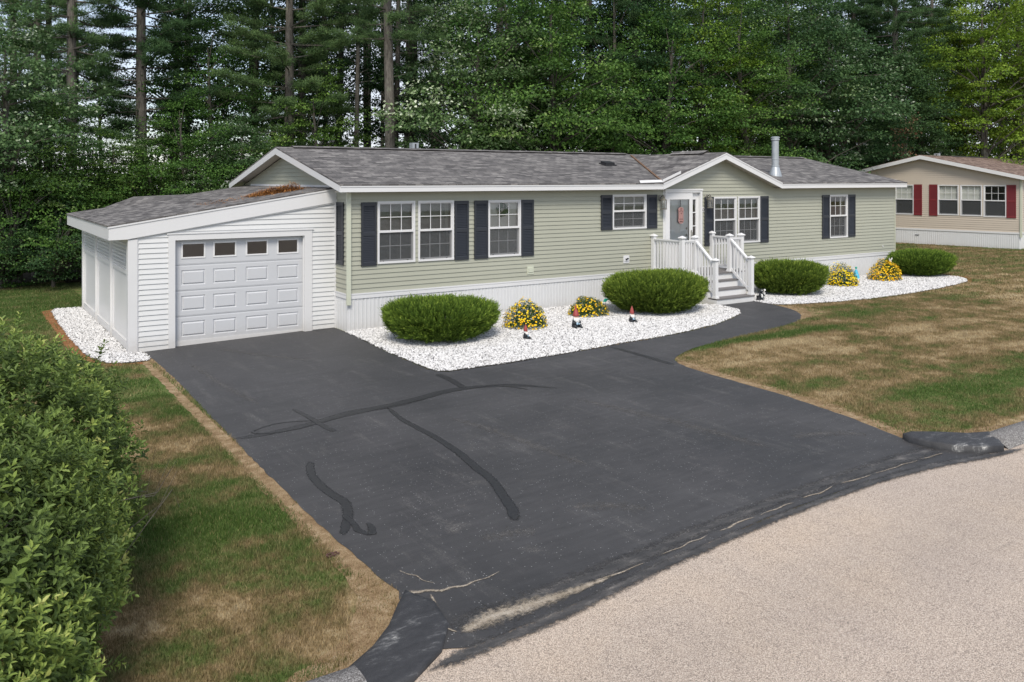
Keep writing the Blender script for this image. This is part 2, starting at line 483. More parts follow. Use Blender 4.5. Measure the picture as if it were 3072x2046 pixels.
# ------------------------------------------------------------------ mesh helpers
class MB:
    def __init__(s):
        s.v, s.f, s.mi = [], [], []
    def add(s, vs, fs, m=0):
        o = len(s.v)
        s.v += [tuple(v) for v in vs]
        for f in fs:
            s.f.append([i + o for i in f])
            s.mi.append(m)
        return s
    def box(s, x0, x1, y0, y1, z0, z1, m=0, T=None):
        vs = [(x, y, z) for z in (z0, z1) for y in (y0, y1) for x in (x0, x1)]
        if T:
            vs = [T(*v) for v in vs]
        return s.add(vs, [(0, 2, 3, 1), (4, 5, 7, 6), (0, 1, 5, 4), (2, 6, 7, 3), (0, 4, 6, 2), (1, 3, 7, 5)], m)
    def prism(s, pts, vec, m=0):
        n = len(pts)
        a = [Vector(p) for p in pts]
        b = [p + Vector(vec) for p in a]
        return s.add(a + b, [tuple(range(n))[::-1], tuple(range(n, 2 * n))] + [(i, (i + 1) % n, n + (i + 1) % n, n + i) for i in range(n)], m)
    def beam(s, p, q, wx, wz, m=0, up=(0, 0, 1)):
        p, q = Vector(p), Vector(q)
        d = (q - p).normalized()
        r = d.cross(Vector(up)).normalized()
        u = r.cross(d)
        vs = [c + r * a * wx / 2 + u * b * wz / 2 for c in (p, q) for a, b in ((-1, -1), (1, -1), (1, 1), (-1, 1))]
        return s.add(vs, [(0, 3, 2, 1), (4, 5, 6, 7), (0, 1, 5, 4), (1, 2, 6, 5), (2, 3, 7, 6), (3, 0, 4, 7)], m)
    def tube(s, pts, rad, n=8, m=0, cap=True):
        pts = [Vector(p) for p in pts]
        if not isinstance(rad, (list, tuple)):
            rad = [rad] * len(pts)
        rings = []
        for i, p in enumerate(pts):
            d = (pts[min(i + 1, len(pts) - 1)] - pts[max(i - 1, 0)]).normalized()
            a = d.cross(Vector((0, 0, 1)) if abs(d.z) < .95 else Vector((1, 0, 0))).normalized()
            b = d.cross(a)
            rings.append([p + (a * math.cos(2 * math.pi * k / n) + b * math.sin(2 * math.pi * k / n)) * rad[i] for k in range(n)])
        vs = [v for r in rings for v in r]
        fs = [(i * n + k, i * n + (k + 1) % n, (i + 1) * n + (k + 1) % n, (i + 1) * n + k) for i in range(len(pts) - 1) for k in range(n)]
        if cap:
            fs += [tuple(range(n))[::-1], tuple((len(pts) - 1) * n + k for k in range(n))]
        return s.add(vs, fs, m)
    def lathe(s, prof, c=(0, 0, 0), n=16, m=0, sx=1, sy=1):
        vs = [(c[0] + r * math.cos(2 * math.pi * k / n) * sx, c[1] + r * math.sin(2 * math.pi * k / n) * sy, c[2] + z) for r, z in prof for k in range(n)]
        fs = [(i * n + k, i * n + (k + 1) % n, (i + 1) * n + (k + 1) % n, (i + 1) * n + k) for i in range(len(prof) - 1) for k in range(n)]
        fs += [tuple(range(n))[::-1], tuple((len(prof) - 1) * n + k for k in range(n))]
        return s.add(vs, fs, m)
    def ball(s, c, rx, ry=None, rz=None, n=10, m=0):
        ry = ry or rx
        rz = rz or rx
        prof = [(max(.001, math.sin(math.pi * i / (n - 1))), -math.cos(math.pi * i / (n - 1))) for i in range(n)]
        vs = [(c[0] + r * math.cos(2 * math.pi * k / n) * rx, c[1] + r * math.sin(2 * math.pi * k / n) * ry, c[2] + z * rz) for r, z in prof for k in range(n)]
        fs = [(i * n + k, i * n + (k + 1) % n, (i + 1) * n + (k + 1) % n, (i + 1) * n + k) for i in range(n - 1) for k in range(n)]
        return s.add(vs, fs, m)
    def build(s, name, mats, parent=None, smooth=False, T=None):
        me = bpy.data.meshes.new(name)
        vs = [T(*v) for v in s.v] if T else s.v
        me.from_pydata(vs, [], s.f)
        if not isinstance(mats, (list, tuple)):
            mats = [mats]
        for m in mats:
            me.materials.append(M[m])
        me.polygons.foreach_set('material_index', s.mi)
        autouv(me)
        if smooth:
            me.polygons.foreach_set('use_smooth', [True] * len(me.polygons))
        me.update()
        o = bpy.data.objects.new(name, me)
        C.objects.link(o)
        if parent:
            o.parent = parent
        return o

def autouv(me):
    me.update()
    uvl = me.uv_layers.new(name='UVMap')
    Z = Vector((0, 0, 1))
    for p in me.polygons:
        n = p.normal
        t = Z.cross(n)
        if t.length < .05:
            t = Vector((1, 0, 0))
        if t.x < -.5 or (abs(t.x) < .5 and t.y < 0):
            t = -t
        t.normalize()
        b = n.cross(t)
        if b.z < 0 or (abs(b.z) < .01 and b.y < 0):
            b = -b
        for li in p.loop_indices:
            co = me.vertices[me.loops[li].vertex_index].co
            uvl.data[li].uv = (co.dot(t), co.dot(b))

def meta(o, label=None, cat=None, group=None, kind=None):
    if label: o['label'] = label
    if cat: o['category'] = cat
    if group: o['group'] = group
    if kind: o['kind'] = kind
    return o
def empty(name, loc=(0, 0, 0), rz=0, **kw):
    o = bpy.data.objects.new(name, None)
    o.empty_display_size = .2
    C.objects.link(o)
    o.location = loc
    o.rotation_euler = (0, 0, rz)
    meta(o, **kw)
    return o
def Tz(x, y=0):
    return float(np.interp(x, [-4.3, 0, 4], [-.1, 0, .06]))
XB = [-4.3, -2.2, 0, 2, 4]
def sheet(name, poly, dz, mat, parent=None, holes=(), cuts=None, wob=0, **kw):
    """flat sheet laid on the terrain, cut where the terrain bends"""
    if wob:
        rng = random.Random(len(poly) * 7 + int(poly[0][0] * 10))
        np_ = []
        for i, a in enumerate(poly):
            b = poly[(i + 1) % len(poly)]
            L = math.dist(a, b)
            k = max(1, int(L / .12)) if L < 30 else 1
            for j in range(k):
                t = j / k
                px_, py_ = a[0] + (b[0] - a[0]) * t, a[1] + (b[1] - a[1]) * t
                if k > 1:
                    px_ += rng.uniform(-wob, wob)
                    py_ += rng.uniform(-wob, wob)
                np_.append((px_, py_))
        poly = np_
    bm = bmesh.new()
    np2 = len(poly)
    res = delaunay_2d_cdt([Vector(p) for p in poly], [(i, (i + 1) % np2) for i in range(np2)], [], 1, 1e-5)
    vs = [bm.verts.new((v.x, v.y, 0)) for v in res[0]]
    for tri in res[2]:
        bm.faces.new([vs[i] for i in tri])
    for x in XB:
        g = bm.verts[:] + bm.edges[:] + bm.faces[:]
        bmesh.ops.bisect_plane(bm, geom=g, plane_co=(x, 0, 0), plane_no=(1, 0, 0))
    for v in bm.verts:
        v.co.z = Tz(v.co.x) + dz
    bmesh.ops.recalc_face_normals(bm, faces=bm.faces[:])
    if bm.faces and sum(fc.normal.z for fc in bm.faces) < 0:
        bmesh.ops.reverse_faces(bm, faces=bm.faces[:])
    me = bpy.data.meshes.new(name)
    bm.to_mesh(me)
    bm.free()
    me.materials.append(M[mat])
    autouv(me)
    o = bpy.data.objects.new(name, me)
    C.objects.link(o)
    if parent: o.parent = parent
    meta(o, **kw)
    return o

def npmesh(name, V, nper, mats, rnd=None, parent=None, mi=None):
    """V: (n*nper,3) vertices, n faces of nper corners"""
    n = len(V) // nper
    me = bpy.data.meshes.new(name)
    me.vertices.add(n * nper)
    me.vertices.foreach_set('co', V.astype(np.float32).ravel())
    me.loops.add(n * nper)
    me.loops.foreach_set('vertex_index', np.arange(n * nper, dtype=np.int32))
    me.polygons.add(n)
    me.polygons.foreach_set('loop_start', np.arange(n, dtype=np.int32) * nper)
    me.polygons.foreach_set('loop_total', np.full(n, nper, dtype=np.int32))
    if not isinstance(mats, (list, tuple)): mats = [mats]
    for m in mats: me.materials.append(M[m])
    if mi is not None: me.polygons.foreach_set('material_index', mi.astype(np.int32))
    a = me.attributes.new('rnd', 'FLOAT', 'FACE')
    a.data.foreach_set('value', (np.zeros(n) + .5 if rnd is None else rnd).astype(np.float32))
    me.update(calc_edges=True)
    o = bpy.data.objects.new(name, me)
    C.objects.link(o)
    if parent: o.parent = parent
    return o
def unit(a):
    return a / np.maximum(np.linalg.norm(a, axis=1, keepdims=True), 1e-9)
def leaves(P, D, N, L, W, rng, fold=.25, droop=0.0):
    """leaf quads: base at P, along D, face normal about N"""
    n = len(P)
    S = unit(np.cross(D, N))
    N = unit(np.cross(S, D))
    L = np.asarray(L).reshape(-1, 1) * np.ones((n, 1))
    W = np.asarray(W).reshape(-1, 1) * np.ones((n, 1))
    a = P
    mid = P + D * L * .48 + N * W * fold
    tip = P + D * L - N * L * droop
    return np.stack([a, mid + S * W * .5, tip, mid - S * W * .5], 1).reshape(-1, 3)
def rdir(rng, n):
    v = rng.normal(size=(n, 3))
    return unit(v)
# fast value noise for lumps
def lump(P, rng_seed, f):
    rs = np.random.default_rng(rng_seed)
    A = rs.normal(size=(5, 3)) * f
    ph = rs.uniform(0, 6.28, 5)
    return sum(np.sin(P @ A[i] + ph[i]) for i in range(5)) / 5

# ------------------------------------------------------------------ ground
ground = sheet('ground', [(-150, -60), (250, -60), (250, 250), (-150, 250)], 0, 'turf', kind='structure', label='lawn ground browned by drought')
sheet('street', [(-150, -45), (250, -45), (250, -11.7), (-150, -11.7)], .004, 'street', kind='structure', label='pinkish tan aggregate street')
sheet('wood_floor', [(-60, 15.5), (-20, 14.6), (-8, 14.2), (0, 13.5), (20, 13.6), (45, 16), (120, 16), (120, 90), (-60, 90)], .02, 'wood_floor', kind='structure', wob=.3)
drive = [(-3.98, .80), (-3.97, -1.96), (-4.05, -4.35), (-4.08, -5.84), (-4.11, -7.1), (-4.12, -8.07), (-4.14, -9.05), (-4.13, -9.72), (-4.12, -10.37), (-4.09, -10.88),
         (-4.17, -11.13), (-4.35, -11.38), (-4.3, -11.78), (-4.0, -11.93), (-3.17, -11.90), (-2.16, -11.80), (-.65, -11.68), (1.14, -11.66), (2.23, -11.78), (3.1, -11.98),
         (3.0, -11.45), (2.80, -11.05), (3.08, -10.07), (3.28, -8.82), (3.34, -7.94), (3.38, -7.2), (3.43, -6.75), (3.52, -6.4), (3.66, -6.14), (3.9, -5.95), (4.24, -5.77), (4.8, -5.55), (6.37, -5.22), (7.3, -5.08),
         (8.08, -4.93), (8.7, -4.77), (9.22, -4.53), (9.76, -4.13), (10.1, -3.75), (10.36, -3.3), (10.52, -2.8), (10.58, -2.3), (10.62, -1.7), (9.2, -1.7), (9.24, -2.1), (9.18, -2.5), (9.06, -2.86), (8.75, -3.17), (8.2, -3.49), (7.05, -3.98),
         (5.9, -4.26), (4.71, -4.43), (3.51, -4.5), (2.41, -4.56), (.95, -4.58), (-.05, -4.50), (-.20, -4.36), (-.24, -4.11), (-.22, -2.59), (-.14, -1.39), (-.04, -.05), (-.04, .80)]
sheet('driveway', drive, .012, 'asphalt', wob=.012, kind='structure', label='black sealed asphalt driveway with walk curving to the steps')
sheet('soil_edge', [(-3.95, .2), (-4.20, -.3), (-4.22, -2.5), (-4.26, -4.7), (-4.28, -6.3), (-4.32, -7.8), (-4.32, -8.9), (-4.33, -9.8), (-4.34, -10.4), (-4.40, -10.75), (-4.50, -11.0), (-4.75, -11.3), (-5.3, -11.6), (-5.6, -11.75), (-4.5, -11.75), (-3.9, -11.2), (-3.9, -8)],
      .007, 'sandy_soil', kind='structure', wob=.02)
sheet('soil_edge', [(3.3, -6.5), (3.55, -6.28), (3.85, -6.07), (4.0, -6.0), (3.9, -6.35), (3.72, -6.8), (3.62, -7.6), (3.55, -8.8), (3.42, -9.8), (3.25, -10.7), (3.4, -11.15), (4.6, -11.5), (4.6, -11.68), (3.5, -11.68), (2.7, -11.2), (2.9, -9.5), (3.2, -8)],
      .007, 'sandy_soil', kind='structure', wob=.025)
sheet('soil_edge', [(8.9, -4.75), (9.35, -4.58), (9.85, -4.38), (10.3, -4.0), (10.65, -3.6), (10.85, -3.1), (11.3, -3.15), (10.6, -2.6), (10.4, -3.0), (9.9, -3.9), (9.2, -4.5)], .007, 'sandy_soil', kind='structure', wob=.025)
sheet('soil_edge', [(-4.9, 7.95), (-5.22, 7.6), (-5.2, 5.4), (-5.2, 2.5), (-5.12, .8), (-4.8, -.3), (-4.2, -.42), (-4.0, -.4), (-4.0, 0), (-4.8, .3), (-4.9, 6)], .004, 'orange_soil', kind='structure', wob=.03)
sheet('soil_edge', [(19.5, -2.95), (20.6, -2.45), (21.2, -1.9), (21.0, -1.1), (20.3, -.8), (20.3, -1.6)], .004, 'orange_soil', kind='structure', wob=.03)

# gravel beds
bedA = [(-.05, .02), (-.12, -1.3), (-.2, -2.6), (-.22, -4.12), (-.17, -4.34), (-.02, -4.47), (.95, -4.56), (2.41, -4.54), (3.51, -4.48), (4.71, -4.41), (5.9, -4.24), (7.05, -3.96), (8.2, -3.47), (8.75, -3.15), (9.05, -2.84), (9.17, -2.5), (9.23, -2.1), (9.2, -1.9), (8.7, -1.2), (8.7, .02)]
bedB = [(10.62, -1.9), (10.5, -2.35), (10.6, -2.75), (10.95, -2.95), (11.3, -3.05), (11.97, -3.21), (13.43, -3.42), (15.63, -3.4), (17.2, -3.22), (18.62, -3.0), (19.67, -2.75), (20.3, -2.35), (20.65, -1.9), (20.6, -1.4), (20.2, -.8), (20.12, .02), (11.1, .02), (11.1, -1.2), (10.7, -1.2)]
bedC = [(-4.02, .64), (-4.0, -.02), (-4.05, -.24), (-4.4, -.24), (-4.75, -.05), (-4.97, .9), (-5.02, 3.0), (-5.02, 5.3), (-4.98, 7.4), (-4.85, 7.85), (-4.25, 7.75), (-4.25, .64)]
def inside(P, poly):
    x, y = P[:, 0], P[:, 1]
    r = np.zeros(len(P), bool)
    j = len(poly) - 1
    for i in range(len(poly)):
        xi, yi = poly[i]
        xj, yj = poly[j]
        c = ((yi > y) != (yj > y)) & (x < (xj - xi) * (y - yi) / (yj - yi + 1e-12) + xi)
        r ^= c
        j = i
    return r
def gravel(poly, dens, label, seed):
    root = sheet('gravel_bed', poly, .016, 'gravel_bed', kind='stuff', label=label, category='gravel', wob=0) if False else None
    b = sheet('gravel_base', poly, .015, 'gravel_bed')
    rng = np.random.default_rng(seed)
    xs, ys = [p[0] for p in poly], [p[1] for p in poly]
    n = int((max(xs) - min(xs)) * (max(ys) - min(ys)) * dens)
    P = np.stack([rng.uniform(min(xs) - .03, max(xs) + .03, n), rng.uniform(min(ys) - .03, max(ys) + .03, n)], 1)
    P = P[inside(P, poly)]
    # a few strays across the edge
    P = P + rng.normal(size=P.shape) * .012
    n = len(P)
    tz = np.interp(P[:, 0], [-4.3, 0, 4], [-.1, 0, .06]) + .015
    s = rng.uniform(.010, .023, n)
    # rough octahedral pebble with jitter : 8 triangles
    base = np.array([[1, 0, 0], [0, 1, 0], [-1, 0, 0], [0, -1, 0], [0, 0, 1], [0, 0, -1.]])
    tri = np.array([[0, 1, 4], [1, 2, 4], [2, 3, 4], [3, 0, 4], [1, 0, 5], [2, 1, 5]])
    V = base[None] * (s[:, None, None] * rng.uniform(.65, 1.35, (n, 6, 3)))
    a = rng.uniform(0, 6.28, n)
    ca, sa = np.cos(a)[:, None], np.sin(a)[:, None]
    x, y = V[..., 0] * ca - V[..., 1] * sa, V[..., 0] * sa + V[..., 1] * ca
    t = rng.uniform(-.6, .6, n)[:, None]
    z = V[..., 2] * .75 + x * t
    W = np.stack([x + P[:, :1], y + P[:, 1:], z + (tz + s * .35 + rng.uniform(0, .012, n))[:, None]], 2)
    F = W[:, tri].reshape(-1, 3)
    o = npmesh('gravel', F, 3, 'white_stones', np.repeat(rng.uniform(0, 1, n), 6))
    meta(o, label=label, cat='gravel', kind='stuff')
    b.name = 'base'
    b.parent = o
    return o
gravel(bedA, 2500, 'white gravel bed between the driveway and the green house, left of the steps', 1)
gravel(bedB, 1800, 'white gravel bed right of the steps running to the far corner of the green house', 2)
gravel(bedC, 2000, 'white gravel strip along the outer side of the garage', 3)

# crack sealant, worn edges, sand
def ribbon(name, pts, wd, dz, mat, **kw):
    pts = [Vector((a, b, 0)) for a, b in pts]
    # resample smooth (Catmull-Rom)
    out = []
    for i in range(len(pts) - 1):
        p0, p1, p2, p3 = pts[max(i - 1, 0)], pts[i], pts[i + 1], pts[min(i + 2, len(pts) - 1)]
        for k in range(6):
            t = k / 6
            out.append(.5 * ((2 * p1) + (-p0 + p2) * t + (2 * p0 - 5 * p1 + 4 * p2 - p3) * t * t + (-p0 + 3 * p1 - 3 * p2 + p3) * t ** 3))
    out.append(pts[-1])
    rng = random.Random(int(abs(pts[0].x) * 100) + len(pts))
    vs, fs, al = [], [], []
    cols = (-1, -.6, 0, .6, 1)
    drift = 0
    for i, p in enumerate(out):
        d = (out[min(i + 1, len(out) - 1)] - out[max(i - 1, 0)]).normalized()
        sd_ = Vector((-d.y, d.x, 0))
        f = i / (len(out) - 1)
        wi = (wd if not isinstance(wd, (tuple, list)) else float(np.interp(f, np.linspace(0, 1, len(wd)), wd)))
        drift = drift * .8 + rng.uniform(-.035, .035)
        for sg in cols:
            q = p + sd_ * (sg * .66 * wi * rng.uniform(.94, 1.06) + drift * wi)
            vs.append((q.x, q.y, Tz(q.x) + dz))
            al.append(max(0.0, 1 - abs(sg)) * min(1.0, f * 9 + .25, (1 - f) * 9 + .25))
        if i:
            for k in range(4):
                fs.append((5 * i - 5 + k, 5 * i - 4 + k, 5 * i + 1 + k, 5 * i + k))
    b = MB()
    b.add(vs, fs)
    o = b.build(name, mat)
    at_ = o.data.attributes.new('feather', 'FLOAT', 'POINT')
    at_.data.foreach_set('value', al)
    meta(o, **kw)
    return o
S = dict(kind='structure')
ribbon('crack_sealant', [(-4.06, -5.97), (-3.74, -6.02), (-3.25, -6.0), (-2.85, -5.92), (-2.39, -5.80), (-1.83, -5.82), (-1.28, -5.74), (-.81, -5.62), (-.35, -5.62), (.16, -5.82), (.52, -6.12), (.79, -6.5)], (.11, .17, .19, .22, .19, .15, .08), .0138, 'sealant', **S)
ribbon('crack_sealant', [(-3.2, -6.06), (-2.6, -5.92), (-2.0, -5.86), (-1.4, -5.80), (-.7, -5.68), (.1, -5.74), (.45, -5.98), (.60, -6.25)], (.02, .05, .06, .05, .06, .03), .0160, 'sealant', **S)
ribbon('crack_sealant', [(-1.83, -5.86), (-1.93, -6.6), (-1.93, -7.4), (-1.98, -8.16), (-2.08, -8.74), (-2.14, -9.21), (-2.28, -9.65), (-2.42, -10.04), (-2.54, -10.3)], (.07, .10, .11, .12, .12, .13, .12), .0153, 'sealant', **S)
ribbon('crack_sealant', [(-3.57, -7.41), (-3.72, -7.9), (-3.75, -8.5), (-3.72, -8.87), (-3.86, -9.26), (-4.05, -9.6)], (.10, .11, .12, .12, .11, .10), .0138, 'sealant', **S)
ribbon('crack_sealant', [(-3.86, -9.15), (-3.86, -9.40), (-3.88, -9.58), (-3.83, -9.76)], (.07, .07, .08, .05), .0153, 'sealant', **S)
ribbon('crack_sealant', [(-3.82, -9.76), (-3.76, -9.62), (-3.74, -9.48)], (.09, .08, .04), .0170, 'sealant', **S)
ribbon('crack_sealant', [(-.28, -4.55), (-.30, -5.0), (-.38, -5.6)], (.12, .13, .12), .0153, 'sealant', **S)
ribbon('crack_sealant', [(3.49, -4.55), (3.46, -5.3), (3.42, -5.9), (3.38, -6.4)], (.08, .13, .14, .10), .0138, 'sealant', **S)
ribbon('crack_sealant', [(-2.98, -5.1), (-2.95, -5.5), (-2.93, -6.0), (-2.9, -6.5)], (.05, .08, .09, .10), .0153, 'sealant', **S)
ribbon('crack_sealant', [(-3.15, -6.08), (-3.62, -6.03), (-3.78, -5.82), (-3.38, -5.66), (-2.95, -5.83)], (.03, .035, .04, .03, .03), .0170, 'sealant', **S)
ribbon('crack_sealant', [(.16, -5.86), (.30, -6.1), (.36, -6.3)], (.03, .04, .02), .0170, 'sealant', **S)
ribbon('worn_edge', [(-4.05, -11.62), (-3.5, -11.66), (-2.6, -11.62), (-1.3, -11.52), (0, -11.46), (1.2, -11.45), (2.3, -11.5), (2.8, -11.45)], (.42, .40, .34, .28, .26, .30, .4, .4), .0146, 'edge', **S)
ribbon('worn_edge', [(-4.45, -12.02), (-4.0, -11.98), (-3.2, -11.94), (-2.2, -11.84), (-.7, -11.75), (1.1, -11.72), (2.2, -11.81), (3.1, -12.0), (3.7, -12.1)], (.16, .22, .22, .2, .18, .18, .2, .2, .1), .0153, 'edge', **S)
ribbon('road_sand', [(-4.0, -11.72), (-3.7, -11.70), (-3.3, -11.70), (-2.9, -11.72), (-2.5, -11.72)], (.08, .30, .24, .14, .03), .0170, 'pale_sand', **S)
ribbon('crack_sand', [(-4.08, -10.93), (-3.98, -10.99), (-3.90, -11.01), (-3.80, -11.09), (-3.70, -11.09), (-3.60, -11.13), (-3.5, -11.11), (-3.38, -11.12), (-3.2, -11.08)], (.09, .06, .05, .03, .015), .0170, 'pale_sand', **S)
ribbon('crack_sand', [(-3.93, -10.55), (-3.90, -10.66), (-3.85, -10.74), (-3.84, -10.85), (-3.77, -10.96)], (.01, .022, .018, .01), .0170, 'pale_sand', **S)
ribbon('crack_sand', [(-3.9, -11.08), (-3.96, -11.3), (-4.05, -11.55), (-4.0, -11.72)], (.03, .04, .03, .02), .0185, 'pale_sand', **S)
wr = random.Random(12)
x_ = -2.7
while x_ < 2.6:
    ln = wr.uniform(.25, .95)
    pts_ = []
    k = max(3, int(ln / .12))
    y_ = wr.uniform(-.02, .02)
    for i in range(k + 1):
        y_ = y_ * .7 + wr.uniform(-.022, .022)
        xx = x_ + ln * i / k
        pts_.append((xx, float(np.interp(xx, [-2.7, -1, 1, 2.8], [-11.70, -11.60, -11.55, -11.62])) + y_))
    ribbon('crack_sand', pts_, (.01, wr.uniform(.02, .045), wr.uniform(.01, .035), .01), .0170, 'pale_sand', **S)
    x_ += ln + wr.uniform(.02, .35)

for pts_, w_ in (([(-2.75, .0), (-2.4, -.75), (-2.0, -1.5), (-1.6, -2.3)], (.3, .42, .35, .2)), ([(-3.5, -.9), (-3.45, -2.2), (-3.4, -3.4), (-3.3, -4.6)], (.2, .32, .3, .15)),
                 ([(-3.05, -10.45), (-2.75, -10.5), (-2.5, -10.62)], (.3, .5, .3)), ([(-1.9, -10.35), (-1.55, -10.55), (-1.3, -10.85)], (.3, .5, .3)),
                 ([(-1.4, -6.8), (-1.2, -7.6), (-1.1, -8.6), (-1.0, -9.6)], (.15, .4, .4, .2)), ([(.6, -7.0), (.9, -8.2), (1.1, -9.4), (1.2, -10.4)], (.2, .45, .5, .3)), ([(1.7, -10.2), (2.3, -10.4), (2.6, -10.7)], (.3, .5, .3))):
    ribbon('worn_patch', pts_, w_, .0134, 'scuff', **S)

# asphalt berms where the kerb ends, and the kerbs
def berm(name, poly, h, mat, inset=.12, **kw):
    bm = bmesh.new()
    vs = [bm.verts.new((x, y, Tz(x) + .005)) for x, y in poly]
    f = bm.faces.new(vs)
    if f.normal.z < 0: f.normal_flip()
    bmesh.ops.inset_individual(bm, faces=[f], thickness=inset, depth=0, use_even_offset=True)
    for v in f.verts: v.co.z += h
    r = bmesh.ops.inset_individual(bm, faces=[f], thickness=inset * .4, depth=0, use_even_offset=True)
    for v in f.verts: v.co.z += h * .18
    bmesh.ops.triangulate(bm, faces=[f])
    bmesh.ops.recalc_face_normals(bm, faces=bm.faces[:])
    me = bpy.data.meshes.new(name)
    bm.to_mesh(me)
    bm.free()
    me.materials.append(M[mat])
    autouv(me)
    me.polygons.foreach_set('use_smooth', [True] * len(me.polygons))
    o = bpy.data.objects.new(name, me)
    C.objects.link(o)
    meta(o, **kw)
    return o
berm('asphalt_berm', [(2.78, -11.05), (2.95, -11.06), (3.2, -11.25), (3.45, -11.5), (3.72, -11.62), (3.55, -11.82), (3.30, -12.02), (3.05, -11.9), (2.85, -11.72), (2.72, -11.42), (2.70, -11.18)], .075, 'berm', .13, **S)
berm('asphalt_berm', [(-4.06, -10.95), (-4.22, -11.13), (-4.40, -11.36), (-4.62, -11.56), (-4.88, -11.72), (-5.1, -11.9), (-4.95, -12.12), (-4.55, -12.07), (-4.22, -11.86), (-4.02, -11.6), (-3.95, -11.25)], .035, 'berm', .12, **S)
def kerb(x0, x1, y0, y1, h):
    b = MB()
    n = max(2, int(abs(x1 - x0) / .5))
    prof = [(y0, 0.0), (y0 + (y1 - y0) * .12, h * .35), (y0 + (y1 - y0) * .42, h * .9), (y0 + (y1 - y0) * .62, h), (y0 + (y1 - y0) * .88, h * .9), (y1, -.02)]
    vs = []
    for i in range(n + 1):
        x = x0 + (x1 - x0) * i / n
        for y, z in prof: vs.append((x, y, Tz(x) + .006 + z))
    k = len(prof)
    b.add(vs, [(i * k + j, (i + 1) * k + j, (i + 1) * k + j + 1, i * k + j + 1) for i in range(n) for j in range(k - 1)])
    return meta(b.build('kerb', 'curb', smooth=True), kind='structure')
kerb(3.45, 90, -12.0, -11.6, .09)
kerb(-90, -4.85, -12.1, -11.72, .07)

# ------------------------------------------------------------------ grass blades
noGrass = [drive, bedA, bedB, bedC]
def grass(name, x0, x1, y0, y1, dens, h, wd, label, seed, maxdist=1e9, mindist=0, extra=(), thin=None):
    rng = np.random.default_rng(seed)
    n = int((x1 - x0) * (y1 - y0) * dens)
    P = np.stack([rng.uniform(x0, x1, n), rng.uniform(y0, y1, n)], 1)
    c = np.array([-7.169, -17.228])
    d = P - c
    dep = d @ np.array([.5519, .8339])
    lat = d @ np.array([.8339, -.5519])
    ok = (dep > 3) & (np.abs(lat) < dep * .64 + .6) & (dep < maxdist) & (dep >= mindist)
    P, dep = P[ok], dep[ok]
    for q in list(noGrass) + list(extra):
        k = ~inside(P, q)
        P, dep = P[k], dep[k]
    if thin:
        pr = thin(P)
        k = rng.uniform(size=len(P)) < pr
        P, dep = P[k], dep[k]
    n = len(P)
    tz = np.interp(P[:, 0], [-4.3, 0, 4], [-.1, 0, .06])
    a = rng.uniform(0, 6.28, n)
    lean = rng.uniform(.05, .75, n)
    hh = h * rng.uniform(.5, 1.15, n) * (1 + .35 * lump(np.c_[P, tz] * 1.0, seed, 1.3) + .45 * lump(np.c_[P, tz], seed + 3, 9))
    D = np.stack([np.cos(a) * lean, np.sin(a) * lean, np.ones(n)], 1)
    b = rng.uniform(0, 6.28, n)
    Sd = np.stack([np.cos(b), np.sin(b), np.zeros(n)], 1)
    W = wd * rng.uniform(.6, 1.3, n) * (1 + dep * .03)
    B = np.c_[P, tz]
    V = np.stack([B - Sd * W[:, None] / 2, B + Sd * W[:, None] / 2, B + D * hh[:, None]], 1).reshape(-1, 3)
    o = npmesh(name, V, 3, 'grass_blades', rng.uniform(0, 1, n))
    return meta(o, label=label, cat='grass', kind='stuff')
def soilthin(P):
    # bare soil strips along the drive carry almost no grass
    x, y = P[:, 0], P[:, 1]
    s = np.ones(len(P))
    e = -4.10 - x
    s = np.where((y < .2) & (y > -10.4) & (e > 0) & (e < .19), .02 + .4 * (e > .15), s)
    s = np.where((y <= -10.4) & (e > 0) & (e < .26 + (-y - 10.4) * .35), .25, s)
    s = np.where((x > -5.2) & (x < -4.9) & (y > -.2) & (y < 7.9), .05, s)
    return s
grass('grass', -12, -4.0, -13, -3, 7800, .045, .0055, 'patchy green and straw-coloured lawn left of the driveway', 11, extra=[[(-4.15, -11.1), (-4.6, -11.55), (-5.0, -11.7), (-12, -11.72), (-12, -14), (0, -14), (0, -11.1)]], thin=soilthin)
grass('grass', -22, -4.0, -3, 15, 1500, .05, .009, 'mown green lawn beside the garage running back to the wood', 12, thin=soilthin)
def rightthin(P):
    x, y = P[:, 0], P[:, 1]
    s = np.ones(len(P))
    ex = x - np.interp(-y, [6.2, 7, 8, 9, 10, 11.1], [3.55, 3.42, 3.34, 3.26, 3.08, 2.8])
    s = np.where((y < -6.3) & (ex < .22), .05 + .5 * (ex > .17), s)
    s = np.where(y < -11.35, .35, s)
    s = np.where((x > 9) & (x < 10.9) & (y > -4.62 + (x - 9) * .2) & (y < -3), .15, s)
    return s
kb = [(3.4, -11.62), (60, -11.62), (60, -14), (2.6, -14), (2.6, -11)]
grass('grass', 2.8, 16, -11.7, -2.6, 3600, .045, .007, 'drought-browned lawn right of the driveway and walk', 13, extra=[kb], thin=rightthin)
grass('grass', 16, 60, -11.7, 14, 520, .05, .013, 'browned lawn between the green house and the tan house', 14, extra=[kb, [(20.0, -.6), (20.0, 8), (0, 8), (0, -.6)]])

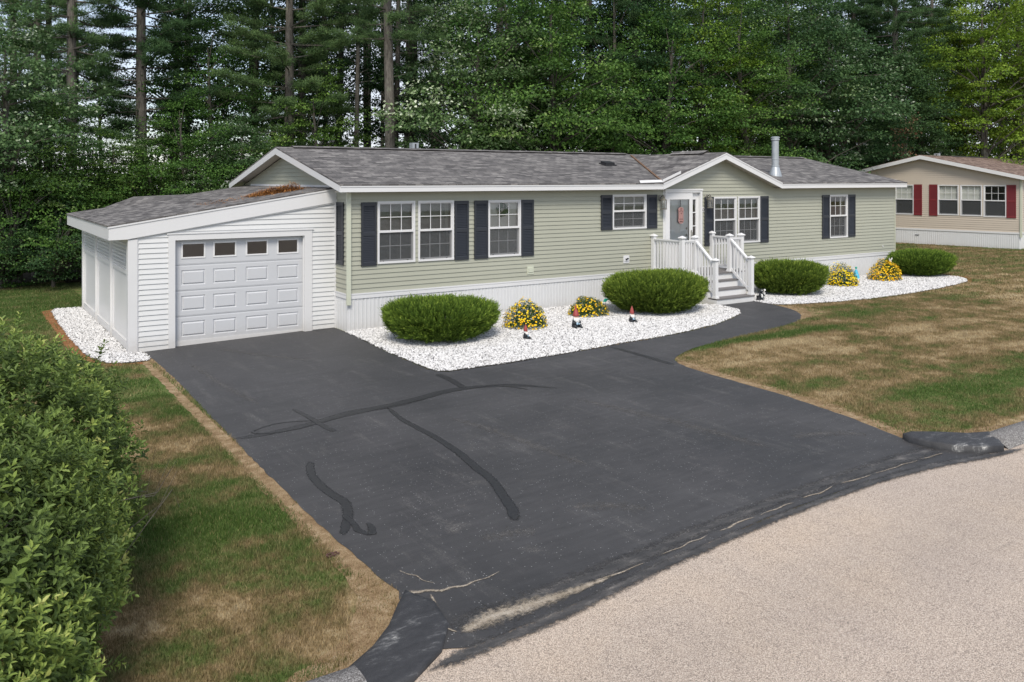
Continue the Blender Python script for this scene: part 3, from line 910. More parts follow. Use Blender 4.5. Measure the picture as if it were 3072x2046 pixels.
# ------------------------------------------------------------------ siding
CP = .1016
def siding(mb, z0, z1, spans, mp, holes=(), m=0, proud=.018, phase=0.0):
    """lapped courses. spans(z)->(u0,u1); holes (u0,u1,z0,z1); mp(u,z,out)"""
    zs = {z0, z1}
    k = 0
    z = z0 + phase
    lines = []
    while z < z1:
        if z > z0: zs.add(round(z, 5))
        lines.append(z)
        z += CP
    for h in holes:
        for q in h[2:]:
            if z0 < q < z1: zs.add(round(q, 5))
    zs = sorted(zs)
    def out(z, up):
        # distance proud at height z, just above (up) or just below a lap
        f = ((z - z0 - phase) / CP)
        fr = f - math.floor(f + (1e-4 if up else -1e-4))
        fr = min(max(fr, 0), 1)
        return .002 + proud * (1 - fr)
    for a, b in zip(zs[:-1], zs[1:]):
        if b - a < 1e-4: continue
        mid = (a + b) / 2
        iv = [spans(mid)]
        la, lb = spans(a + 1e-4), spans(b - 1e-4)
        if la is None and lb is None: continue
        la = la or lb
        lb = lb or (((la[0] + la[1]) / 2,) * 2)
        segs = [(la[0], la[1], lb[0], lb[1])]
        for h in holes:
            if h[2] < mid < h[3]:
                new = []
                for s in segs:
                    if h[1] <= min(s[0], s[2]) or h[0] >= max(s[1], s[3]):
                        new.append(s)
                        continue
                    if s[0] < h[0]: new.append((s[0], h[0], s[2], h[0]))
                    if s[1] > h[1]: new.append((h[1], s[1], h[1], s[3]))
                segs = new
        oa, ob = out(a, True), out(b, False)
        for s in segs:
            mb.add([mp(s[0], a, oa), mp(s[1], a, oa), mp(s[3], b, ob), mp(s[2], b, ob)], [(0, 1, 2, 3)], m)
            # underside of the lap
            mb.add([mp(s[0], a, 0.0), mp(s[1], a, 0.0), mp(s[1], a, oa), mp(s[0], a, oa)], [(0, 1, 2, 3)], m)
def corr(mb, u0, u1, z0, z1, mp, m=0):
    """ribbed vertical skirting"""
    u = u0
    k = 0
    prof = []
    while u < u1:
        prof += [(u, .0), (u + .022, .0), (u + .028, .010), (u + .05, .010), (u + .056, .0)]
        if k % 4 == 3: prof += [(u + .075, .0), (u + .077, -.006), (u + .081, -.006), (u + .083, 0)]
        u += .092
        k += 1
    prof = [p for p in prof if p[0] < u1] + [(u1, 0)]
    f0 = z0 if callable(z0) else (lambda q: z0)
    vs = []
    for a, o in prof: vs += [mp(a, f0(a), o), mp(a, z1, o)]
    mb.add(vs, [(2 * i, 2 * i + 2, 2 * i + 3, 2 * i + 1) for i in range(len(prof) - 1)], m)

def window(parent, x0, x1, z0, z1, mp, grid=True, blinds=True, curt=None, scr=True, lowgrid=True, wreath=False, shade=None):
    """double hung window; mp(u,z,out)->xyz. frame > sash, muntins, panes, screen, blind"""
    T = lambda a, b, c: mp(a, c, -b)     # box in (u, depth-in, z)
    f = MB()
    w_ = .045
    f.box(x0, x1, -.035, .10, z1 - w_, z1, T=T)
    f.box(x0, x1, -.040, .10, z0, z0 + w_, T=T)
    f.box(x0, x0 + w_, -.033, .10, z0 + w_, z1 - w_, T=T)
    f.box(x1 - w_, x1, -.033, .10, z0 + w_, z1 - w_, T=T)
    fo = f.build('window', 'white_trim', parent)
    zm = (z0 + z1) / 2
    s = MB()
    a0, a1 = x0 + w_, x1 - w_
    # upper sash flush, lower sash set back
    s.box(a0, a1, -.026, .02, zm - .005, zm + .045, T=T)
    s.box(a0, a0 + .022, -.012, .03, zm + .045, z1 - w_, T=T)
    s.box(a1 - .022, a1, -.012, .03, zm + .045, z1 - w_, T=T)
    s.box(a0 + .022, a1 - .022, -.012, .03, z1 - w_ - .02, z1 - w_, T=T)
    s.box(a0, a0 + .03, .022, .06, z0 + w_, zm - .005, T=T)
    s.box(a1 - .03, a1, .022, .06, z0 + w_, zm - .005, T=T)
    s.box(a0 + .03, a1 - .03, .022, .06, z0 + w_, z0 + w_ + .035, T=T)
    s.build('sash', 'white_trim', fo)
    g = MB()
    for (b0, b1, c0, c1, dy) in ((a0 + .022, a1 - .022, zm + .045, z1 - w_ - .02, .008), (a0 + .03, a1 - .03, z0 + w_ + .035, zm - .005, .042)):
        if grid and (lowgrid or dy < .02):
            for i in (1, 2):
                xx = b0 + (b1 - b0) * i / 3
                g.box(xx - .008, xx + .008, dy - .005, dy, c0, c1, T=T)
            zz = (c0 + c1) / 2
            g.box(b0, b1, dy - .0052, dy - .0004, zz - .008, zz + .008, T=T)
        p = MB()
        p.add([mp(b0, c0, -dy - .004), mp(b1, c0, -dy - .004), mp(b1, c1, -dy - .004), mp(b0, c1, -dy - .004)], [(0, 1, 2, 3)])
        p.build('pane', 'glass', fo)
    if g.v: g.build('muntins', 'white_trim', fo)
    if scr:
        p = MB()
        p.add([mp(a0, z0 + w_, -.008), mp(a1, z0 + w_, -.008), mp(a1, zm - .005, -.008), mp(a0, zm - .005, -.008)], [(0, 1, 2, 3)])
        p.build('insect_screen', 'screen', fo)
        p = MB()
        p.box(a1 - .14, a1 - .115, -.004, .01, z0 + w_, z0 + w_ + .02, T=T)
        p.box(a0 + .10, a0 + .12, -.004, .01, z0 + w_, z0 + w_ + .018, T=T)
        p.build('latch', 'black_plastic', fo)
    if blinds:
        b = MB()
        z = z0 + w_ + .03
        while z < z1 - w_ - .01:
            b.add([mp(a0 + .01, z - .007, -.085), mp(a1 - .01, z - .007, -.085), mp(a1 - .01, z + .007, -.107), mp(a0 + .01, z + .007, -.107)], [(0, 1, 2, 3)])
            z += .0265
        b.build('blind', 'blind', fo)
    if curt:
        b = MB()
        for (c0, c1, t0, t1) in curt:       # u fraction at top and bottom
            n = 14
            vs = []
            for i in range(n + 1):
                f_ = i / n
                dd = .14 + .018 * math.sin(i * 1.9)
                ut, ub = a0 + (a1 - a0) * (c0 + (c1 - c0) * f_), a0 + (a1 - a0) * (t0 + (t1 - t0) * f_)
                vs += [mp(ub, z0 + w_, -dd), mp(ut, z1 - w_, -dd)]
            b.add(vs, [(2 * i, 2 * i + 2, 2 * i + 3, 2 * i + 1) for i in range(n)])
        b.build('curtain', 'curtain', fo)
    if shade:
        b = MB()
        zs = z1 - (z1 - z0) * shade
        b.add([mp(a0, zs, -.08), mp(a1, zs, -.08), mp(a1, z1 - w_, -.08), mp(a0, z1 - w_, -.08)], [(0, 1, 2, 3)])
        b.build('roller_shade', 'curtain', fo)
    if wreath:
        b = MB()
        rng = random.Random(5)
        cx_, cz_ = (x0 + x1) / 2 - .02, z1 - .24
        for i in range(120):
            an = rng.uniform(0, 6.28)
            rr = rng.uniform(.05, .17)
            q = mp(cx_ + rr * math.cos(an), cz_ + rr * math.sin(an) * .95, -.045)
            b.ball(q, rng.uniform(.012, .026), n=5)
        b.build('wreath', 'wreath_green', fo)
    return fo

def shutter(parent, x0, x1, z0, z1, mp, mat, louv=True):
    T = lambda a, b, c: mp(a, c, -b)
    s = MB()
    w_ = .05
    dep = -.045
    for (a, b) in ((x0, x0 + w_), (x1 - w_, x1)): s.box(a, b, dep, .0, z0, z1, T=T)
    zm = (z0 + z1) / 2
    for (a, b) in ((z0, z0 + .08), (zm - .04, zm + .04), (z1 - .08, z1)): s.box(x0 + w_, x1 - w_, dep + .002, .0, a, b, T=T)
    for (a, b) in ((z0 + .08, zm - .04), (zm + .04, z1 - .08)):
        if louv:
            n = int((b - a) / .036)
            for i in range(n):
                z = a + (b - a) * i / n
                h = (b - a) / n
                s.add([mp(x0 + w_, z, .042), mp(x1 - w_, z, .042), mp(x1 - w_, z + h, .020), mp(x0 + w_, z + h, .020)], [(0, 1, 2, 3)])
                s.add([mp(x0 + w_, z, .018), mp(x1 - w_, z, .018), mp(x1 - w_, z, .042), mp(x0 + w_, z, .042)], [(0, 1, 2, 3)])
        else:
            s.box(x0 + w_, x1 - w_, dep + .012, 0, a, b, T=T)
    return s.build('shutter', mat, parent)

# ------------------------------------------------------------------ the green house
L, D_ = 20.11, 7.85
ZS = .83
house = empty('mobile_home', (0, 0, 0), label='long single-storey sage green mobile home with dark shutters and grey shingle roof', cat='house')
F = lambda u, z, o: (u, -o, z)                    # front wall
LW = lambda u, z, o: (-o, u, z)                   # left end wall
RW = lambda u, z, o: (L + o, u, z)
wins = [(.674, 1.597, 1.44, 2.815), (1.672, 2.598, 1.44, 2.815), (3.536, 4.476, 1.44, 2.80), (7.39, 8.583, 1.975, 2.90),
        (11.174, 12.132, 1.42, 2.795), (12.193, 13.152, 1.42, 2.795), (16.486, 17.433, 1.40, 2.80)]
shut = [(.289, .650, 1.41, 2.80), (2.616, 2.993, 1.42, 2.80), (3.148, 3.527, 1.42, 2.80), (4.486, 4.854, 1.42, 2.80), (6.996, 7.375, 1.97, 2.89), (8.593, 8.966, 1.965, 2.885),
        (10.80, 11.165, 1.40, 2.795), (13.16, 13.528, 1.40, 2.795), (16.104, 16.478, 1.40, 2.797), (17.44, 17.828, 1.41, 2.80)]
door = (9.245, 10.67, .78, 3.02)
DX, DH, DR = 11.35, .353, 4.048      # dormer centre, slope, ridge height
def fspan(z):
    if z < 3.16: return (0, L)
    h = (DR - .05 - z) / DH
    return (DX - h, DX + h) if h > 0 else None
m = MB()
siding(m, ZS, DR - .06, fspan, F, [w_ for w_ in wins] + [door])
RS = (4.086 - 3.17) / 4.225
def gspan(z):
    t = (z - 3.10) / RS
    a = max(0, t)
    return (a, D_ - a) if a < D_ / 2 - .02 else None
sidewin = (.62, 1.55, 1.44, 2.815)
siding(m, ZS, 3.92, gspan, LW, [sidewin])
siding(m, ZS, 3.92, gspan, RW)
m.box(0, L, D_ - .02, D_, 0.0, 3.2)
m.build('wall', 'green_siding', house)
# backing behind the laps so nothing shows through the shell; floor and back of rooms
m = MB()
m.box(.01, L - .01, 3.0, 3.05, .3, 3.0)
m.box(.05, L - .05, .12, 3.0, .60, .65)
m.box(.05, L - .05, .12, 3.0, 3.0, 3.03)
for x in (3.1, 6.4, 9.1, 10.8, 15.0, 19.0): m.box(x, x + .05, .12, 3.0, .65, 3.0)
m.build('interior', 'room', house)
# skirting
m = MB()
corr(m, 0.0, L, lambda u: Tz(u) + .0, .74, F)
corr(m, 0, .75, 0.0, .74, LW)
corr(m, 0, D_, .03, .74, RW)
m.build('skirting', 'white_skirting', house)
m = MB()
m.box(-.022, L + .022, -.022, .0, .715, .80)
m.box(-.022, L + .022, -.030, .0, .80, .832)
m.box(-.022, 0, 0, .72, .715, .80); m.box(-.030, 0, -.030, .72, .8002, .832)
m.box(L, L + .022, 0, D_, .715, .80); m.box(L, L + .03, -.03, D_, .8002, .832)
m.box(-.012, L + .012, -.014, 0, 0.0, .03, T=lambda a, b, c: (a, b, c + Tz(a)))
m.build('skirt_trim', 'white_trim', house)
m = MB()
m.box(-.018, .045, -.018, .0, .832, 3.03); m.box(-.018, 0, 0, .045, .832, 3.03)
m.box(L - .045, L + .02, -.02, .0, .832, 3.03); m.box(L, L + .018, 0, .06, .832, 3.03)
m.build('corner_trim', 'corner_post', house)
m = MB()
m.box(-.06, .037, -.075, -.031, .595, 3.02)
m.build('downspout', 'cream_plastic', house)
# roof
zr = lambda y: 3.17 + RS * (y + .3) if y < 3.925 else 3.17 + RS * (8.15 - y)
m = MB()
th = .035
def slab(x0, x1, y0, y1):
    m.prism([(x0, y0, zr(y0)), (x0, y1, zr(y1)), (x0, y1, zr(y1) + th), (x0, y0, zr(y0) + th)], (x1 - x0, 0, 0))
slab(-.32, 8.95, -.335, 3.925)
slab(8.95, 13.75, .04, 3.925)
slab(13.75, 20.33, -.335, 3.925)
slab(-.32, 20.33, 3.9252, 8.18)
yb = -.3 + (DR - 3.17) / RS
zz = DR + .03
e = .055
for sgn in (-1, 1):
    a = (DX + sgn * 2.475, -.345, DR + .03 - DH * 2.475)
    m.prism([a, (DX, -.345, zz), (DX, yb + .12, zz)], (0, 0, -.03))
roof = m.build('roof', 'grey_shingles', house)
m = MB()
for (a, b) in ((.12, 11.2), (13.4, 20.17)):
    m.prism([(a, 3.925 - .17, 4.095), (a, 3.925, 4.145), (a, 3.925 + .17, 4.095), (a, 3.925 + .17, 4.06), (a, 3.925 - .17, 4.06)], (b - a, 0, 0))
m.prism([(DX - .17, .42, DR - .02), (DX, .42, DR + .085), (DX + .17, .42, DR - .02)], (0, 1.33, 0))
m.build('ridge_vent', 'ridge_dark', roof)
m = MB()
for (a, b) in ((.10, 11.22), (13.38, 20.19)):
    m.prism([(a, 3.925 - .19, 4.115), (a, 3.925, 4.158), (a, 3.925 + .19, 4.115), (a, 3.925, 4.147)], (b - a, 0, 0))
m.prism([(DX - .19, .40, DR + .01), (DX, .40, DR + .10), (DX + .19, .40, DR + .01), (DX, .40, DR + .088)], (0, 1.37, 0))
m.build('ridge_cap', 'grey_shingles', roof)
m = MB()    # fascias and rakes
m.box(-.3, 8.93, -.32, -.3, 3.028, 3.168)
m.box(13.77, 20.30, -.32, -.3, 3.028, 3.168)
m.box(-.3, 20.3, 8.15, 8.17, 3.028, 3.168)
hgt = .155
for x in (-.32, 20.30):
    m.prism([(x, -.32, 3.168 - .14), (x, 3.925, 4.086 - hgt), (x, 3.925, 4.084), (x, -.32, 3.168)], (.02, 0, 0))
    m.prism([(x, 8.17, 3.168 - .14), (x, 3.925, 4.086 - hgt), (x, 3.925, 4.084), (x, 8.17, 3.168)], (.02, 0, 0))
for sgn in (-1, 1):
    ex = DX + sgn * 2.44
    m.prism([(ex, -.322, DR - DH * 2.44 - .165), (DX, -.322, DR - .172), (DX, -.322, DR - .002), (ex, -.322, DR - DH * 2.44 - .002)], (0, -.02, 0))
    m.prism([(ex, -.322, DR - DH * 2.44 - .03), (DX, -.322, DR - .03), (DX, -.322, DR + .004), (ex, -.322, DR - DH * 2.44 + .004)], (0, -.032, 0))
m.box(-.3, 8.93, -.332, -.3201, 3.135, 3.172)
m.box(13.77, 20.30, -.332, -.3201, 3.135, 3.172)
m.build('fascia', 'white_trim', roof)
m = MB()
m.box(-.3, DX - 2.44, -.3, 0, 3.028, 3.04); m.box(DX + 2.44, 20.3, -.3, 0, 3.028, 3.04)
for sgn in (-1, 1):
    ex = DX + sgn * 2.6
    m.prism([(ex, -.3, DR - DH * 2.6 - .12), (DX, -.3, DR - .12), (DX, -.3, DR - .10), (ex, -.3, DR - DH * 2.6 - .10)], (0, .298, 0))
for x in (-.3, 20.11):
    m.prism([(x, -.3, 3.06), (x, 3.925, 4.086 - .11), (x, 3.925, 4.086 - .09), (x, -.3, 3.08)], (.19 if x > 0 else .298, 0, 0))
    m.prism([(x, 8.15, 3.06), (x, 3.925, 4.086 - .11), (x, 3.925, 4.086 - .09), (x, 8.15, 3.08)], (.19 if x > 0 else .298, 0, 0))
m.build('soffit', 'soffit', roof)
# rain diverter above the door
m = MB()
m.prism([(8.12, -.30, 3.205), (8.12, -.26, 3.27), (8.12, -.25, 3.27), (8.12, -.29, 3.205)], (.80, .0, .02))
m.prism([(8.92, -.30, 3.22), (9.60, -.30, 3.46), (9.60, -.30, 3.53), (8.92, -.30, 3.29)], (0, .012, 0))
m.build('rain_diverter', 'white_trim', roof)
m = MB()
m.beam((8.95, -.27, 3.235), (11.25, 3.62, 4.075), .05, .03)
m.build('valley_flashing', 'brown_wood', roof)
# stove pipe
px, py, pz = 14.79, .75, 3.43
m = MB()
m.lathe([(.215, -.06), (.19, .04), (.125, .26), (.12, .30)], (px, py, pz), 20)
m.lathe([(.130, .28), (.130, .31), (.108, .315), (.108, .50), (.115, .505), (.115, .53), (.108, .535), (.108, 1.12)], (px, py, pz), 20)
m.lathe([(.108, 1.10), (.136, 1.12), (.136, 1.15), (.120, 1.155), (.120, 1.18), (.14, 1.19), (.14, 1.215), (.09, 1.23)], (px, py, pz), 20)
m.build('stove_pipe', 'galvanised', roof, smooth=False)
m = MB()
m.box(-.21, .21, -.16, .16, -.02, .015, T=lambda a, b, c: (9.0 + a, 2.1 + b, zr(2.1) + .05 + c + b * RS))
m.box(-.17, .17, -.12, .12, .015, .075, T=lambda a, b, c: (9.0 + a, 2.1 + b, zr(2.1) + .05 + c + b * RS))
m.build('roof_vent', 'black_plastic', roof)
m = MB()
m.box(4.02, 4.22, 4.9, 5.1, 3.9, 4.36); m.box(4.10, 4.14, 4.885, 4.899, 4.1, 4.33, m=1)
m.build('furnace_vent', ['galvanised', 'dark_metal'], roof)
# windows
cfg = [dict(), dict(curt=[(.86, 1.0, .98, 1.0)]), dict(blinds=False, shade=.97, wreath=True, curt=[(0, .1, 0, .16), (.9, 1, .84, 1)]), dict(), dict(curt=[(0, .15, 0, .05)]), dict(curt=[(.85, 1, .95, 1)]), dict(curt=[(0, .2, 0, .2), (.8, 1, .8, 1)], blinds=False)]
for w_, k in zip(wins, cfg): window(house, *w_, F, **k)
for s_ in shut: shutter(house, *s_, F, 'shutter_navy')
window(house, *sidewin, LW)
shutter(house, .20, .585, 1.43, 2.80, LW, 'shutter_navy')
# wall outlets
def plate(x0, x1, z0, z1, kind):
    m = MB()
    m.box(x0, x1, -.028, 0, z0, z1)
    m.box(x0 + .025, x1 - .025, -.040, -.028, z0 + .05, z1 - .05)
    o = m.build('vent_cover' if kind else 'outlet_cover', 'cream_plastic' if kind else 'white_trim', house)
    if not kind:
        m = MB()
        m.lathe([(.022, 0), (.022, .03)], (0, 0, 0), 10)
        m.lathe([(.018, 0), (.018, .03)], (.05, .02, 0), 10)
        m.build('spigot', 'dark_metal', o, T=lambda a, b, c: ((x0 + x1) / 2 - .02 + a, -.04 - c, (z0 + z1) / 2 + b))
plate(4.663, 4.858, .965, 1.175, True)
plate(7.765, 7.968, 1.07, 1.275, False)
m = MB(); m.box(19.36, 19.40, -.03, 0, 1.0, 1.045); m.build('outlet_cover', 'white_trim', house)
# entrance door unit
m = MB()
m.box(9.245, 10.67, -.07, .12, 2.93, 3.02)
m.box(9.235, 10.68, -.09, -.0701, 2.985, 3.03)
m.box(9.245, 9.30, -.06, .12, .80, 2.93)
m.box(10.60, 10.67, -.07, .12, .80, 2.93)
m.box(9.20, 9.245, -.03, .0, .80, 3.0)
dframe = m.build('door_frame', 'porch_white', house)
m = MB()     # storm door : stiles, rails, kick panel
dy0, dy1 = -.055, -.02
m.box(9.30, 9.42, dy0, dy1, .84, 2.92); m.box(10.18, 10.30, dy0, dy1, .84, 2.92)
m.box(9.42, 10.18, dy0, dy1, 2.74, 2.92); m.box(9.42, 10.18, dy0, dy1, .84, 1.02)
m.box(9.42, 10.18, dy0 + .012, dy1 - .005, 1.02, 1.50)
m.box(9.42, 10.18, dy0 + .002, dy1, 1.50, 1.56)
m.build('storm_door', 'porch_white', dframe)
m = MB(); m.add([(9.42, -.035, 1.56), (10.18, -.035, 1.56), (10.18, -.035, 2.74), (9.42, -.035, 2.74)], [(0, 1, 2, 3)]); m.build('storm_door_glass', 'glass', dframe)
m = MB()     # inner door with raised panels
m.box(9.425, 10.175, .0, .05, 1.03, 2.735)
for (a, b) in ((9.47, 9.76), (9.84, 10.13)):
    for (c, d) in ((1.08, 1.62), (1.80, 2.30), (2.40, 2.70)):
        m.box(a, b, -.006, .0, c, d); m.box(a + .04, b - .04, -.013, -.0061, c + .04, d - .04)
m.build('inner_door', 'porch_white', dframe)
m = MB()     # sidelight panel, set back
m.box(10.30, 10.345, .02, .07, .82, 2.93); m.box(10.50, 10.60, .02, .07, .82, 2.93)
m.box(10.345, 10.50, .02, .07, .82, 1.62)
m.box(10.345, 10.50, .02, .07, 2.73, 2.93)
for z in (1.98, 2.36): m.box(10.345, 10.50, .02, .06, z - .012, z + .012)
m.build('sidelight', 'porch_white', dframe)
m = MB(); m.add([(10.345, .05, 1.62), (10.50, .05, 1.62), (10.50, .05, 2.73), (10.345, .05, 2.73)], [(0, 1, 2, 3)]); m.build('sidelight_glass', 'glass', dframe)
m = MB()
m.box(10.215, 10.255, -.065, -.055, 1.62, 1.86)
m.tube([(10.235, -.07, 1.83), (10.235, -.105, 1.80), (10.235, -.105, 1.70), (10.235, -.07, 1.67)], .011, 8)
m.ball((10.235, -.08, 1.86), .018, n=8)
m.build('door_handle', 'silver_metal', dframe)
m = MB()
for z in (1.74, 1.92): m.ball((10.10, -.012, z), .032, .02, .032, n=10)
m.build('door_knob', 'pewter', dframe)
# house number plate beside the door, its first figure behind the trim
m = MB(); m.box(10.672, 10.79, -.024, -.012, 2.375, 2.50); plate_o = m.build('number_plate', 'white_trim', house)
tc = bpy.data.curves.new('t', 'FONT'); tc.body = '60'; tc.size = .13; tc.extrude = .002; tc.align_x = 'RIGHT'
to = bpy.data.objects.new('t', tc); C.objects.link(to)
bpy.context.view_layer.update()
me = bpy.data.meshes.new_from_object(to.evaluated_get(bpy.context.evaluated_depsgraph_get()))
bpy.data.objects.remove(to)
me.materials.clear(); me.materials.append(M['black_plastic'])
no = bpy.data.objects.new('number', me); C.objects.link(no); no.parent = plate_o
no.location = (10.785, -.028, 2.39); no.rotation_euler = (R(90), 0, 0)
# wall lanterns
def lantern(x, label):
    t = empty('wall_lantern', (x, -.02, 2.62), label=label, cat='lantern', group='lanterns beside the front door')
    m = MB()
    m.ball((0, -.01, .17), .06, .02, .09, n=10)
    m.tube([(0, -.02, .16), (0, -.08, .22), (0, -.14, .25), (0, -.15, .20)], .012, 8)
    m.build('bracket', 'pewter', t)
    m = MB()
    m.lathe([(.02, .205), (.035, .19), (.03, .17), (.085, .12), (.09, .105), (.06, .10)], (0, -.15, 0), 8)
    m.lathe([(.09, -.14), (.095, -.125), (.085, -.115), (.05, -.11)], (0, -.15, 0), 8)
    m.lathe([(.01, .24), (.018, .225), (.01, .20)], (0, -.15, 0), 8)
    for k in range(6):
        a = k * math.pi / 3
        m.beam((.078 * math.cos(a), -.15 + .078 * math.sin(a), -.12), (.078 * math.cos(a), -.15 + .078 * math.sin(a), .11), .009, .009, up=(1, 0, 0))
    m.build('cage', 'pewter', t)
    m = MB()
    m.lathe([(.070, -.11), (.070, .10)], (0, -.15, 0), 12)
    m.build('glass', 'glass', t)
    m = MB(); m.tube([(0, -.15, -.11), (0, -.15, 0)], .012, 8); m.ball((0, -.15, .02), .022, n=8); m.build('bulb', 'curtain', t)
lantern(9.08, 'brass carriage lantern left of the front door, under the eave corner')
lantern(10.88, 'brass carriage lantern right of the front door, above the dark shutter')
# plaque on the storm door
t = empty('door_plaque', (9.83, -.05, 2.30), label='pinkish oval wooden plaque with dark bands hanging on the front door glass', cat='plaque')
m = MB()
prof = [(-.07, -.20), (-.05, -.235), (0, -.25), (.05, -.235), (.07, -.20), (.085, -.15), (.07, -.11), (.07, .11), (.085, .15), (.07, .2), (.03, .235), (-.03, .235), (-.07, .2), (-.085, .15), (-.07, .11), (-.07, -.11), (-.085, -.15)]
prof = [(x * 1.25, z * .95) for x, z in prof]
m.prism([(x, -.008, z) for x, z in prof], (0, -.016, 0))
m.build('board', 'plaque_pink', t)
m = MB()
m.box(-.065, .065, -.028, -.0242, -.115, -.10); m.box(-.06, .06, -.028, -.0242, -.19, -.165)
m.prism([(-.07, -.0245, .09), (0, -.0245, .125), (.07, -.0245, .09), (.07, -.0245, .105), (0, -.0245, .14), (-.07, -.0245, .105)], (0, -.003, 0))
m.prism([(-.04, -.0245, .165), (.03, -.0245, .165), (.01, -.0245, .20)], (0, -.003, 0))
m.ball((.01, -.025, .05), .022, .004, .016, n=8)
m.build('bands', 'plaque_brown', t)
m = MB(); m.tube([(-.01, -.012, .22), (-.02, -.01, .43)], .009, 6); m.build('cord', 'black_plastic', t)

# ------------------------------------------------------------------ front porch and steps
porch = empty('porch', (9.95, -1.1, .06), label='white railed entry porch with grey treads leading up to the front door', cat='porch')
def PT(x, y, z): return (x - 9.95, y + 1.1, z - .06)
def pb(name, mat, fn):
    mm = MB(); fn(mm)
    return mm.build(name, mat, porch, T=PT)
ZD = .79
xl, xr = 8.74, 11.12
sx0, sx1 = 9.24, 10.62
pb('deck', 'deck_grey', lambda b: [b.box(xl, xr, -1.24 + i * .14, -1.24 + i * .14 + .134, ZD - .03, ZD) for i in range(8)] + [b.box(xl, xr, -.118, -.02, ZD - .03, ZD)])
pb('deck_skirt', 'porch_white', lambda b: [b.box(xl + .02, sx0, -1.215, -1.195, .05, ZD - .031), b.box(sx1, xr - .02, -1.215, -1.195, .05, ZD - .031), b.box(xl + .02, xl + .04, -1.195, -.03, .05, ZD - .031), b.box(xr - .04, xr - .02, -1.195, -.03, .05, ZD - .031)])
steps = [(.235, -1.98, -1.66), (.42, -1.70, -1.38), (.605, -1.42, -1.15)]
for i, (z, y0, y1) in enumerate(steps):
    pb('tread', 'deck_grey', lambda b: (b.box(sx0 - .02, sx1 + .02, y0, (y0 + y1) / 2 - .004, z - .032, z), b.box(sx0 - .02, sx1 + .02, (y0 + y1) / 2, y1, z - .032, z)))
for (z0, z1, y) in ((.06, .202, -1.96), (.235, .387, -1.68), (.42, .572, -1.40), (.605, ZD - .031, -1.20)):
    pb('riser', 'porch_white', lambda b: b.box(sx0, sx1, y, y + .018, z0, z1))
def stringer(b):
    for x in (sx0 - .03, sx1):
        b.prism([(x, -1.97, .05), (x, -1.97, .195), (x, -1.66, .195), (x, -1.66, .38), (x, -1.38, .38), (x, -1.38, .565), (x, -1.20, .565), (x, -1.20, .05)], (.03, 0, 0))
pb('stringer', 'porch_white', stringer)
def post(x, y, z0, z1, s=.105):
    def f(b):
        b.box(x - s / 2, x + s / 2, y - s / 2, y + s / 2, z0, z1)
        b.box(x - s * .66, x + s * .66, y - s * .66, y + s * .66, z0, z0 + .03)
        b.box(x - s * .58, x + s * .58, y - s * .58, y + s * .58, z0 + .03, z0 + .055)
    p = pb('post', 'porch_white', f)
    mm = MB()
    def ring(h, z): return [(x - h, y - h, z), (x + h, y - h, z), (x + h, y + h, z), (x - h, y + h, z)]
    vs = ring(s * .56, z1) + ring(s * .78, z1 + .018) + ring(s * .78, z1 + .032) + ring(s * .55, z1 + .052) + ring(.004, z1 + .085)
    mm.add(vs, [(i * 4 + k, i * 4 + (k + 1) % 4, i * 4 + 4 + (k + 1) % 4, i * 4 + 4 + k) for i in range(4) for k in range(4)])
    o = mm.build('post_cap', 'porch_white', p, T=PT)
PZ = 1.74
posts = {'a': (8.80, -.075), 'b': (8.80, -1.15), 'c': (9.27, -1.15), 'd': (10.59, -1.15), 'e': (11.05, -1.15), 'f': (11.05, -.075)}
for x, y in posts.values(): post(x, y, ZD, PZ)
NW = [(9.27, -1.87), (10.62, -1.87)]
for x, y in NW: post(x, y, .235, 1.19)
def rail(p, q, zt0, zt1, zb0, zb1, n):
    (x0, y0), (x1, y1) = p, q
    d = Vector((x1 - x0, y1 - y0, 0)); ln = d.length; d /= ln
    h = .055
    A = Vector((x0, y0, 0)) + d * h; B = Vector((x1, y1, 0)) - d * h
    def f(b):
        b.beam((A.x, A.y, zt0), (B.x, B.y, zt1), .085, .035)
        b.beam((A.x, A.y, zt0 - .035), (B.x, B.y, zt1 - .035), .05, .036)
    pb('top_rail', 'porch_white', f)
    pb('bottom_rail', 'porch_white', lambda b: b.beam((A.x, A.y, zb0), (B.x, B.y, zb1), .045, .06))
    for i in range(n):
        t = (i + 1) / (n + 1)
        q_ = A.lerp(B, t)
        za, zb_ = zb0 + (zb1 - zb0) * t, zt0 + (zt1 - zt0) * t
        pb('baluster', 'porch_white', lambda b: b.box(q_.x - .019, q_.x + .019, q_.y - .019, q_.y + .019, za + .02, zb_ - .045))
P_ = posts
rail(P_['a'], P_['b'], 1.68, 1.68, .88, .88, 8)
rail(P_['b'], P_['c'], 1.68, 1.68, .88, .88, 3)
rail(P_['d'], P_['e'], 1.68, 1.68, .88, .88, 3)
rail(P_['e'], P_['f'], 1.68, 1.68, .88, .88, 8)
rail(P_['c'], NW[0], 1.66, 1.13, .86, .36, 5)
rail(P_['d'], NW[1], 1.66, 1.13, .86, .36, 5)

